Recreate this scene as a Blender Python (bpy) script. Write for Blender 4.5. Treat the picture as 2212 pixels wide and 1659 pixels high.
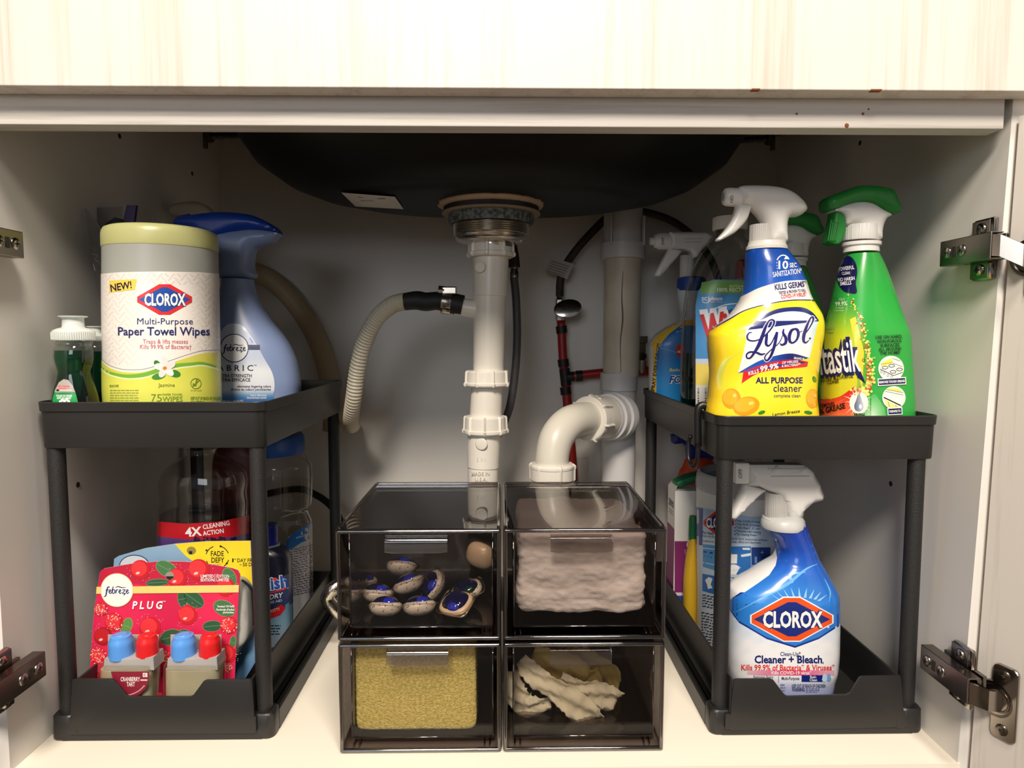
import bpy, bmesh, math, random
import numpy as np
from mathutils import Vector, Matrix, noise
from mathutils.geometry import tessellate_polygon, delaunay_2d_cdt

random.seed(7)
S = 0.79                      # design units -> metres
SC = bpy.context.scene
COL = SC.collection
for o in list(bpy.data.objects):
    bpy.data.objects.remove(o)

# ------------------------------------------------------------------ camera
F, CX, CY = 1430.0, 1106.0, 829.5
YAW, PITCH, CAMH = math.radians(.84), math.radians(4.2), .4224
_f = np.array([math.sin(YAW)*math.cos(PITCH), math.cos(YAW)*math.cos(PITCH), -math.sin(PITCH)])
_r = np.array([math.cos(YAW), -math.sin(YAW), 0.0])
_u = np.cross(_r, _f)
_c = np.array([0, 0, CAMH])
cam_d = bpy.data.cameras.new('camera')
cam_d.sensor_width = 36.0
cam_d.lens = F/2212*36
cam_d.clip_start = .01
cam = bpy.data.objects.new('camera', cam_d)
COL.objects.link(cam)
cam.location = tuple(_c*S)
cam.rotation_euler = (math.pi/2-PITCH, 0, -YAW)
SC.camera = cam

def at(px, py, Y):
    """point of the plane at depth Y that shows at photo pixel px, py"""
    d = _f + _r*(px-CX)/F - _u*(py-CY)/F
    return _c + d*(Y/d[1])
def atn(px, py, Y):
    px, py, Y = np.asarray(px, float), np.asarray(py, float), np.asarray(Y, float)
    d = _f[None] + np.outer((px-CX)/F, _r) - np.outer((py-CY)/F, _u)
    return _c[None] + d*(Y/d[:, 1])[:, None]

# ------------------------------------------------------------------ world, lamps, exposure
w = bpy.data.worlds.new('kitchen_ambient')
SC.world = w
w.use_nodes = True
w.node_tree.nodes['Background'].inputs[0].default_value = (.95, .95, 1.0, 1)
w.node_tree.nodes['Background'].inputs[1].default_value = .115
def area(name, loc, target, size, power, col, shape='SQUARE', sy=None):
    l = bpy.data.lights.new(name, 'AREA')
    l.energy = power; l.color = col; l.size = size; l.shape = shape
    if sy: l.size_y = sy
    o = bpy.data.objects.new(name, l)
    COL.objects.link(o)
    o.location = loc
    o.rotation_euler = (Vector(target)-Vector(loc)).to_track_quat('-Z', 'Y').to_euler()
    return o
area('ceiling_lamp_main', (-.22, -1.1, 1.75), (0, .55, .25), .5, 40, (1, .89, .765), 'DISK')
area('ceiling_lamp_near', (.25, -.30, 1.75), (.05, .5, .1), .3, 14, (1, .89, .765), 'DISK')
area('kitchen_window', (-.7, -2.6, .95), (0, .7, .25), 1.0, 9, (.90, .95, 1), 'RECTANGLE', .8)
SC.view_settings.view_transform = 'Standard'
SC.view_settings.look = 'None'
SC.view_settings.gamma = 1
SC.view_settings.use_curve_mapping = False
SC.view_settings.exposure = .54
SC.cycles.use_denoising = True
SC.cycles.max_bounces = 12
SC.cycles.transparent_max_bounces = 32
SC.cycles.sample_clamp_indirect = 4
SC.cycles.caustics_reflective = False
SC.cycles.caustics_refractive = False

# ------------------------------------------------------------------ materials
def lin(c):
    out = []
    for v in c[:3]:
        v = v/255
        out.append(v/12.92 if v <= .04045 else ((v+.055)/1.055)**2.4)
    return tuple(out)
MATS = {}
def M(name, rgb, rough=.45, metal=0, coat=0, bump=None, spec=.5, sss=0, var=None, speck=None):
    """bump=(scale,strength[,detail])  var=(scale,other rgb)  speck=(scale,rgb,size)"""
    if name in MATS: return MATS[name]
    m = bpy.data.materials.new(name); m.use_nodes = True
    nt = m.node_tree; b = nt.nodes['Principled BSDF']
    b.inputs['Base Color'].default_value = (*lin(rgb), 1)
    b.inputs['Roughness'].default_value = rough
    b.inputs['Metallic'].default_value = metal
    b.inputs['Coat Weight'].default_value = coat
    b.inputs['Specular IOR Level'].default_value = spec
    if sss:
        b.inputs['Subsurface Weight'].default_value = sss
        b.inputs['Subsurface Radius'].default_value = (.004, .004, .004)
    tc = nt.nodes.new('ShaderNodeTexCoord')
    src = None
    if var:
        n = nt.nodes.new('ShaderNodeTexNoise'); n.inputs['Scale'].default_value = var[0]
        n.inputs['Detail'].default_value = 5
        nt.links.new(tc.outputs['Object'], n.inputs['Vector'])
        r = nt.nodes.new('ShaderNodeValToRGB')
        r.color_ramp.elements[0].color = (*lin(rgb), 1); r.color_ramp.elements[1].color = (*lin(var[1]), 1)
        r.color_ramp.elements[0].position = .38; r.color_ramp.elements[1].position = .62
        nt.links.new(n.outputs['Fac'], r.inputs['Fac'])
        src = r.outputs['Color']
        nt.links.new(src, b.inputs['Base Color'])
    if speck:
        v = nt.nodes.new('ShaderNodeTexVoronoi'); v.inputs['Scale'].default_value = speck[0]
        nt.links.new(tc.outputs['Object'], v.inputs['Vector'])
        lt = nt.nodes.new('ShaderNodeMath'); lt.operation = 'LESS_THAN'; lt.inputs[1].default_value = speck[2]
        nt.links.new(v.outputs['Distance'], lt.inputs[0])
        mx = nt.nodes.new('ShaderNodeMix'); mx.data_type = 'RGBA'
        nt.links.new(lt.outputs[0], mx.inputs['Factor'])
        if src is not None: nt.links.new(src, mx.inputs['A'])
        else: mx.inputs['A'].default_value = (*lin(rgb), 1)
        mx.inputs['B'].default_value = (*lin(speck[1]), 1)
        nt.links.new(mx.outputs['Result'], b.inputs['Base Color'])
    if bump:
        n = nt.nodes.new('ShaderNodeTexNoise'); n.inputs['Scale'].default_value = bump[0]
        n.inputs['Detail'].default_value = bump[2] if len(bump) > 2 else 3
        nt.links.new(tc.outputs['Object'], n.inputs['Vector'])
        bp = nt.nodes.new('ShaderNodeBump'); bp.inputs['Strength'].default_value = bump[1]
        bp.inputs['Distance'].default_value = .001
        nt.links.new(n.outputs['Fac'], bp.inputs['Height'])
        nt.links.new(bp.outputs['Normal'], b.inputs['Normal'])
    MATS[name] = m
    return m
def clear(name, rgb, refl=1.0, rough=.03, base=.04):
    """thin see-through plastic: tinted transmission with a Schlick-like sheen"""
    if name in MATS: return MATS[name]
    m = bpy.data.materials.new(name); m.use_nodes = True
    nt = m.node_tree; nt.nodes.clear()
    out = nt.nodes.new('ShaderNodeOutputMaterial')
    tr = nt.nodes.new('ShaderNodeBsdfTransparent'); tr.inputs[0].default_value = (*[v/255 for v in rgb], 1)
    gl = nt.nodes.new('ShaderNodeBsdfGlossy'); gl.inputs['Roughness'].default_value = rough
    gl.inputs[0].default_value = (1, 1, 1, 1)
    lw = nt.nodes.new('ShaderNodeLayerWeight'); lw.inputs['Blend'].default_value = .5
    pw = nt.nodes.new('ShaderNodeMath'); pw.operation = 'POWER'; pw.inputs[1].default_value = 4.5
    ml = nt.nodes.new('ShaderNodeMath'); ml.operation = 'MULTIPLY_ADD'
    ml.inputs[1].default_value = .9*refl; ml.inputs[2].default_value = base*refl
    mx = nt.nodes.new('ShaderNodeMixShader')
    nt.links.new(lw.outputs['Facing'], pw.inputs[0]); nt.links.new(pw.outputs[0], ml.inputs[0])
    nt.links.new(ml.outputs[0], mx.inputs[0]); nt.links.new(tr.outputs[0], mx.inputs[1])
    nt.links.new(gl.outputs[0], mx.inputs[2]); nt.links.new(mx.outputs[0], out.inputs[0])
    MATS[name] = m
    return m
def milky(name, rgb, trans=.35, rough=.3):
    """translucent moulded plastic: diffuse + translucent + a share of clear"""
    if name in MATS: return MATS[name]
    m = M(name, rgb, rough)
    nt = m.node_tree; b = nt.nodes['Principled BSDF']; out = nt.nodes['Material Output']
    tr = nt.nodes.new('ShaderNodeBsdfTransparent'); tr.inputs[0].default_value = (*lin(rgb), 1)
    mx = nt.nodes.new('ShaderNodeMixShader'); mx.inputs[0].default_value = trans
    nt.links.new(b.outputs[0], mx.inputs[1]); nt.links.new(tr.outputs[0], mx.inputs[2])
    nt.links.new(mx.outputs[0], out.inputs[0])
    return m
def print_mat(name, rough=.4, coat=0):
    if name in MATS: return MATS[name]
    m = bpy.data.materials.new(name); m.use_nodes = True
    nt = m.node_tree; b = nt.nodes['Principled BSDF']
    a = nt.nodes.new('ShaderNodeAttribute'); a.attribute_name = 'ink'
    nt.links.new(a.outputs['Color'], b.inputs['Base Color'])
    b.inputs['Roughness'].default_value = rough; b.inputs['Coat Weight'].default_value = coat
    b.inputs['Coat Roughness'].default_value = .1
    MATS[name] = m
    return m
def grain(name, c0, c1, axis, rough=.5, scale=38, bump=.08):
    """laminate with streaks running along one axis"""
    if name in MATS: return MATS[name]
    m = M(name, c0, rough)
    nt = m.node_tree; b = nt.nodes['Principled BSDF']
    tc = nt.nodes.new('ShaderNodeTexCoord'); mp = nt.nodes.new('ShaderNodeMapping')
    sc = [scale]*3; sc[axis] = scale*.035
    mp.inputs['Scale'].default_value = sc
    n = nt.nodes.new('ShaderNodeTexNoise'); n.inputs['Scale'].default_value = 1; n.inputs['Detail'].default_value = 6
    n.inputs['Roughness'].default_value = .65
    mp2 = nt.nodes.new('ShaderNodeMapping'); s2 = [scale*6]*3; s2[axis] = scale*.12
    mp2.inputs['Scale'].default_value = s2
    n2 = nt.nodes.new('ShaderNodeTexNoise'); n2.inputs['Scale'].default_value = 1; n2.inputs['Detail'].default_value = 3
    add = nt.nodes.new('ShaderNodeMath'); add.operation = 'MULTIPLY_ADD'; add.inputs[1].default_value = .45
    r = nt.nodes.new('ShaderNodeValToRGB')
    r.color_ramp.elements[0].color = (*lin(c1), 1); r.color_ramp.elements[1].color = (*lin(c0), 1)
    r.color_ramp.elements[0].position = .50; r.color_ramp.elements[1].position = .74
    nt.links.new(tc.outputs['Object'], mp.inputs[0]); nt.links.new(tc.outputs['Object'], mp2.inputs[0])
    nt.links.new(mp.outputs[0], n.inputs['Vector']); nt.links.new(mp2.outputs[0], n2.inputs['Vector'])
    nt.links.new(n2.outputs['Fac'], add.inputs[0]); nt.links.new(n.outputs['Fac'], add.inputs[2])
    nt.links.new(add.outputs[0], r.inputs['Fac']); nt.links.new(r.outputs['Color'], b.inputs['Base Color'])
    bp = nt.nodes.new('ShaderNodeBump'); bp.inputs['Strength'].default_value = bump; bp.inputs['Distance'].default_value = .001
    nt.links.new(add.outputs[0], bp.inputs['Height']); nt.links.new(bp.outputs['Normal'], b.inputs['Normal'])
    return m

# ------------------------------------------------------------------ scene objects
BASE = {}
def tag(o, label=None, cat=None, group=None, kind=None):
    if label: o['label'] = label
    if cat: o['category'] = cat
    if group: o['group'] = group
    if kind: o['kind'] = kind
    return o
def thing(name, base, label, cat, group=None):
    o = bpy.data.objects.new(name, None); COL.objects.link(o)
    o.empty_display_size = .02
    o.location = tuple(np.array(base)*S)
    BASE[o.name] = np.array(base, float)
    return tag(o, label, cat, group)
def obj(name, geo, mat, parent=None, smooth=False, label=None, base=None, auto=None):
    v, f = geo[0], geo[1]
    v = np.asarray(v, float).reshape(-1, 3)
    if parent is not None: b = BASE[parent.name]
    elif base is not None: b = np.array(base, float)
    else: b = np.zeros(3)
    me = bpy.data.meshes.new(name)
    me.from_pydata(((v-b)*S).tolist(), [], f)
    bm = bmesh.new(); bm.from_mesh(me)
    if len(geo) < 3: bmesh.ops.recalc_face_normals(bm, faces=bm.faces)
    bm.to_mesh(me); bm.free()
    if smooth: me.shade_smooth()
    if auto: me.set_sharp_from_angle(angle=math.radians(auto))
    if mat is not None: me.materials.append(mat)
    o = bpy.data.objects.new(name, me); COL.objects.link(o)
    BASE[o.name] = b
    if parent is not None: o.parent = parent
    else: o.location = tuple(b*S)
    if label: o['label'] = label
    return o
def struct(name, geo, mat, **k):
    o = obj(name, geo, mat, **k)
    if o.parent is None: o['kind'] = 'structure'
    return o
def dup(root, loc, label=None, rot=None, group=None):
    r = root.copy(); COL.objects.link(r)
    r.location = tuple(np.array(loc)*S)
    if rot is not None: r.rotation_euler = rot
    if label: r['label'] = label
    if group: r['group'] = group
    for ch in list(root.children):
        c = ch.copy(); COL.objects.link(c); c.parent = r
        for g in list(ch.children):
            d = g.copy(); COL.objects.link(d); d.parent = c
    return r

# ------------------------------------------------------------------ shapes (all in world design units)
def join(*gs):
    V, Fc = [], []
    for g in gs:
        k = len(V)
        V += [tuple(p) for p in g[0]]
        Fc += [tuple(i+k for i in f) for f in g[1]]
    return V, Fc
def box(x0, x1, y0, y1, z0, z1, bev=0, seg=2):
    bm = bmesh.new()
    bmesh.ops.create_cube(bm, size=1)
    for v in bm.verts:
        v.co = ((x0+x1)/2+v.co.x*(x1-x0), (y0+y1)/2+v.co.y*(y1-y0), (z0+z1)/2+v.co.z*(z1-z0))
    if bev:
        bmesh.ops.bevel(bm, geom=bm.edges[:], offset=bev, segments=seg, profile=.5, affect='EDGES')
    g = ([tuple(v.co) for v in bm.verts], [])
    bm.verts.index_update()
    g = (g[0], [tuple(v.index for v in f.verts) for f in bm.faces])
    bm.free()
    return g
def xform(g, m):
    return [tuple(m @ Vector(p)) for p in g[0]], g[1]
def skin(rings, cap0=True, cap1=True, closed=False):
    n = len(rings[0]); V = [tuple(p) for r in rings for p in r]; Fc = []
    m = len(rings)
    for i in range(m if closed else m-1):
        a, b = i*n, ((i+1) % m)*n
        for j in range(n):
            k = (j+1) % n
            Fc.append((a+j, a+k, b+k, b+j))
    if not closed:
        if cap0: Fc.append(tuple(range(n))[::-1])
        if cap1: Fc.append(tuple((m-1)*n+j for j in range(n)))
    return V, Fc
def rrect(x0, x1, y0, y1, z, r, seg=6):
    out = []
    for cx, cy, a in ((x1-r, y1-r, 0), (x0+r, y1-r, 90), (x0+r, y0+r, 180), (x1-r, y0+r, 270)):
        for i in range(seg+1):
            t = math.radians(a+90*i/seg)
            out.append((cx+r*math.cos(t), cy+r*math.sin(t), z))
    return out
def catmull(pts, n=8, closed=False):
    pts = [np.array(p, float) for p in pts]; out = []
    m = len(pts)
    for i in range(m if closed else m-1):
        if closed: p0, p1, p2, p3 = pts[i-1], pts[i], pts[(i+1) % m], pts[(i+2) % m]
        else:
            p1, p2 = pts[i], pts[i+1]
            p0 = pts[i-1] if i else 2*p1-p2
            p3 = pts[i+2] if i+2 < m else 2*p2-p1
        for k in range(n):
            t = k/n
            out.append(.5*((2*p1)+(-p0+p2)*t+(2*p0-5*p1+4*p2-p3)*t*t+(-p0+3*p1-3*p2+p3)*t**3))
    if not closed: out.append(pts[-1])
    return out
def tube(pts, r, seg=16, sm=6, caps=True):
    """r: number, list (one per control point) or function of 0..1"""
    if sm > 1:
        if isinstance(r, (list, tuple)):
            rr = [float(x[0]) for x in catmull([(x,) for x in r], sm)]
        P = catmull(pts, sm)
    else:
        P = [np.array(p, float) for p in pts]
        if isinstance(r, (list, tuple)): rr = list(r)
    n = len(P)
    if callable(r): rr = [r(i/(n-1)) for i in range(n)]
    elif not isinstance(r, (list, tuple)): rr = [r]*n
    rings = []; prev = None
    for i in range(n):
        t = P[min(i+1, n-1)]-P[max(i-1, 0)]
        t = t/(np.linalg.norm(t)+1e-12)
        if prev is None:
            a = np.array([0, 0, 1.]) if abs(t[2]) < .9 else np.array([1., 0, 0])
            u = np.cross(t, a)
        else: u = prev-t*np.dot(prev, t)
        u /= np.linalg.norm(u)+1e-12; prev = u
        v = np.cross(t, u)
        rings.append([P[i]+rr[i]*(u*math.cos(2*math.pi*k/seg)+v*math.sin(2*math.pi*k/seg)) for k in range(seg)])
    return skin(rings, caps, caps)
def lathe(prof, c, seg=40, axis=(0, 0, 1), rot=0):
    """prof: (radius, height along axis); closed to the axis at both ends"""
    q = Vector((0, 0, 1)).rotation_difference(Vector(axis).normalized())
    rings = []
    for r, z in prof:
        ring = []
        for k in range(seg):
            t = rot+2*math.pi*k/seg
            p = q @ Vector((max(r, 1e-5)*math.cos(t), max(r, 1e-5)*math.sin(t), z))
            ring.append((p.x+c[0], p.y+c[1], p.z+c[2]))
        rings.append(ring)
    return skin(rings)
def nut(prof, c, ribs=8, depth=.0016, axis=(0, 0, 1), seg=96, rot=0):
    """lathe whose wall carries raised lugs"""
    q = Vector((0, 0, 1)).rotation_difference(Vector(axis).normalized())
    rings = []
    for i, (r, z) in enumerate(prof):
        ring = []
        for k in range(seg):
            t = 2*math.pi*k/seg
            ph = ((t+rot)*ribs/(2*math.pi)) % 1
            rr = r+(depth if (ph < .10 and 0 < i < len(prof)-1) else 0)
            p = q @ Vector((max(rr, 1e-5)*math.cos(t), max(rr, 1e-5)*math.sin(t), z))
            ring.append((p.x+c[0], p.y+c[1], p.z+c[2]))
        rings.append(ring)
    return skin(rings)
def puff(pts, Yc, t, r=.002, smooth=0, world=False, yfun=None):
    """outline given in photo pixels, set up at depth Yc and given a thickness 2t with edges rounded by r"""
    if smooth: pts = [tuple(p) for p in catmull(pts, smooth, True)]
    def put(x, y):
        p = at(x, y, Yc)
        if yfun:
            for _ in range(6): p = at(x, y, Yc+yfun(p[0], p[2]))
        return p
    P = np.array([put(x, y) for x, y in pts])[:, [0, 2]] if not world else np.array(pts, float)
    n = len(P)
    A2 = sum(P[i][0]*P[(i+1) % n][1]-P[(i+1) % n][0]*P[i][1] for i in range(n))
    if A2 < 0: P = P[::-1]
    Q = np.roll(P, -1, 0)
    def dist(X):
        d = np.full(len(X), 1e9)
        for a, b in zip(P, Q):
            ab = b-a; k = np.clip(((X-a) @ ab)/(ab @ ab+1e-15), 0, 1)
            d = np.minimum(d, np.linalg.norm(X-a-k[:, None]*ab, axis=1))
        return d
    def inside(X):
        c = np.zeros(len(X), bool)
        for a, b in zip(P, Q):
            m = ((a[1] > X[:, 1]) != (b[1] > X[:, 1]))
            xi = (b[0]-a[0])*(X[:, 1]-a[1])/(b[1]-a[1]+1e-15)+a[0]
            c ^= m & (X[:, 0] < xi)
        return c
    r = min(r, t)
    nx = Q-P; pv = P-np.roll(P, 1, 0)
    def nrm(d):
        d = np.stack([d[:, 1], -d[:, 0]], 1)
        return d/(np.linalg.norm(d, axis=1)[:, None]+1e-12)
    N = nrm(nx)+nrm(pv); N = N/(np.linalg.norm(N, axis=1)[:, None]+1e-9)
    extra = []
    if r > .0015:
        for f_ in (.08, .25, .5, .8):
            X = P-N*r*f_
            extra.append(X[(dist(X) > r*f_*.9) & inside(X)])
        g = max(.0022, r*.45)
        lo, hi = P.min(0), P.max(0)
        gx, gz = np.meshgrid(np.arange(lo[0], hi[0], g), np.arange(lo[1], hi[1], g))
        X = np.stack([gx.ravel(), gz.ravel()], 1)
        extra.append(X[(dist(X) > r*.85) & inside(X)])
    elif r > 0:
        for f_ in (.3, 1.):
            X = P-N*r*f_
            extra.append(X[(dist(X) > r*f_*.9) & inside(X)])
    allp = np.concatenate([P]+extra)
    vo, _, fo, _, _, _ = delaunay_2d_cdt([Vector(p) for p in allp], [], [list(range(n))], 1, 1e-7)
    X = np.array([v[:] for v in vo])
    d = np.minimum(dist(X), r)
    d[d < 1e-7] = 0
    h = t-r+np.sqrt(np.maximum(r*r-(r-d)**2, 0))
    m = len(X)
    V = [(x, Yc-q, z) for (x, z), q in zip(X, h)]+[(x, Yc+q, z) for (x, z), q in zip(X, h)]
    Fc = [tuple(q) for q in fo]+[tuple(m+i for i in q[::-1]) for q in fo]
    cnt = {}
    for q in fo:
        for i in range(len(q)):
            a, b = q[i], q[(i+1) % len(q)]
            cnt[(a, b)] = 1
    if t-r > 1e-6:
        for a, b in cnt:
            if (b, a) not in cnt: Fc.append((b, a, m+a, m+b))
    if yfun: V = [(x, y+yfun(x, z), z) for x, y, z in V]
    return V, Fc

def pchip(x, y, xi):
    x, y = np.array(x, float), np.array(y, float)
    h = np.diff(x); d = np.diff(y)/h
    m = np.zeros(len(x)); m[0], m[-1] = d[0], d[-1]
    for i in range(1, len(x)-1):
        if d[i-1]*d[i] > 0:
            w1, w2 = 2*h[i]+h[i-1], h[i]+2*h[i-1]
            m[i] = (w1+w2)/(w1/d[i-1]+w2/d[i])
    xi = np.clip(xi, x[0], x[-1])
    k = np.clip(np.searchsorted(x, xi, side='right')-1, 0, len(x)-2)
    t = (xi-x[k])/h[k]
    return ((1+2*t)*(1-t)**2*y[k]+t*(1-t)**2*h[k]*m[k]+t*t*(3-2*t)*y[k+1]+t*t*(t-1)*h[k]*m[k+1])
class Loft:
    """bottle wall: stacked super-ellipses. secs in photo pixels (py, left, right, half depth, exponent)"""
    def __init__(s, Yc, secs, zbase=None):
        rows = []
        for py, xl, xr, b, n in secs:
            A, B = at(xl, py, Yc), at(xr, py, Yc)
            kl, kr = A[0]/Yc, B[0]/Yc
            # half width whose outline is touched by the two sight lines
            lo, hi = 1e-4, (B[0]-A[0])
            m = n/(n-1)
            for _ in range(40):
                a = (lo+hi)/2
                bb = a if b is None else b
                if (a**m+abs(kl*bb)**m)**(1/m)+(a**m+abs(kr*bb)**m)**(1/m) < (kr-kl)*Yc: lo = a
                else: hi = a
            bb = a if b is None else b
            cx = kl*Yc+(a**m+abs(kl*bb)**m)**(1/m)
            z = at((xl+xr)/2, py, Yc-bb)[2]
            rows.append((z, cx, a, bb, n))
        rows.sort()
        if zbase is not None:
            rows = [r for r in rows if r[0] > zbase+.004]
            rows = [(zbase, *rows[0][1:2], rows[0][2]*.97, rows[0][3]*.97, rows[0][4])]+rows
        s.R = np.array(rows); s.Yc = Yc
        s.z0, s.z1 = s.R[0, 0], s.R[-1, 0]
    def par(s, z):
        return [pchip(s.R[:, 0], s.R[:, i], z) for i in (1, 2, 3, 4)]
    def front(s, x, z):
        cx, a, b, n = s.par(np.asarray(z, float))
        q = np.clip(np.abs((np.asarray(x, float)-cx)/a), 0, .985)
        return s.Yc-b*(1-q**n)**(1/n)
    def geo(s, seg=64, dz=.003, shrink=0, zlo=None, zhi=None, cap=True):
        lo, hi = (s.z0 if zlo is None else zlo), (s.z1 if zhi is None else zhi)
        zs = np.unique(np.round(np.concatenate([np.arange(lo, hi, dz), [lo, hi], [z for z in s.R[:, 0] if lo < z < hi]]), 5))
        rings = []
        for z in zs:
            cx, a, b, n = [float(v) for v in s.par(np.array([z]))] if False else [float(np.ravel(v)[0]) for v in s.par(np.array([z]))]
            a -= shrink; b -= shrink
            ring = []
            for k in range(seg):
                t = 2*math.pi*k/seg
                c, q = math.cos(t), math.sin(t)
                ring.append((cx+a*math.copysign(abs(c)**(2/n), c), s.Yc+b*math.copysign(abs(q)**(2/n), q), z))
            rings.append(ring)
        return skin(rings, cap, cap)
    def fval(s, X, Y, Z):
        cx, a, b, n = s.par(Z)
        return np.abs((X-cx)/a)**n+np.abs((Y-s.Yc)/b)**n
    def hit(s, px, py):
        """where the sight line of a photo pixel first meets the wall, and the normal there"""
        px, py = np.array(px, float), np.array(py, float)
        bm = s.R[:, 3].max()
        ys = np.linspace(s.Yc-bm, s.Yc+bm, 48)
        def test(x, y):
            D = atn(x, y, np.ones(len(x)))-_c
            return np.stack([s.fval(D[:, 0]*q, q, CAMH+D[:, 2]*q) for q in ys], 1).min(1) <= .995
        miss = np.where(~test(px, py))[0]
        if len(miss):
            D = atn(px[miss], py[miss], np.ones(len(miss)))-_c
            cx = s.par(CAMH+D[:, 2]*s.Yc)[0]
            C3 = np.stack([cx, np.full(len(cx), s.Yc), CAMH+D[:, 2]*s.Yc], 1)-_c
            ok = CX+F*(C3 @ _r)/(C3 @ _f); bad = px[miss].copy()
            for _ in range(14):
                md = (ok+bad)/2; h = test(md, py[miss])
                ok = np.where(h, md, ok); bad = np.where(h, bad, md)
            px[miss] = ok
        s.missed = np.zeros(len(px), bool); s.missed[miss] = True
        D = atn(px, py, np.ones(len(px)))-_c
        Fm = np.stack([s.fval(D[:, 0]*y, y, CAMH+D[:, 2]*y) for y in ys], 1)
        ins = Fm <= 1
        first = np.where(ins.any(1), ins.argmax(1), Fm.argmin(1))
        hi = ys[first]; lo = ys[np.maximum(first-1, 0)]
        for _ in range(16):
            md = (lo+hi)/2
            i_ = s.fval(D[:, 0]*md, md, CAMH+D[:, 2]*md) <= 1
            hi = np.where(i_, md, hi); lo = np.where(i_, lo, md)
        Y = hi
        P = np.stack([D[:, 0]*Y, Y, CAMH+D[:, 2]*Y], 1)
        e = .0006
        g = [(s.fval(P[:, 0]+e*(k == 0), P[:, 1]+e*(k == 1), P[:, 2]+e*(k == 2))-s.fval(P[:, 0]-e*(k == 0), P[:, 1]-e*(k == 1), P[:, 2]-e*(k == 2))) for k in range(3)]
        N = np.stack(g, 1); N /= np.linalg.norm(N, axis=1)[:, None]+1e-12
        return P, N
    def base(s):
        return (float(s.R[0, 1]), s.Yc, float(s.z0))

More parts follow.
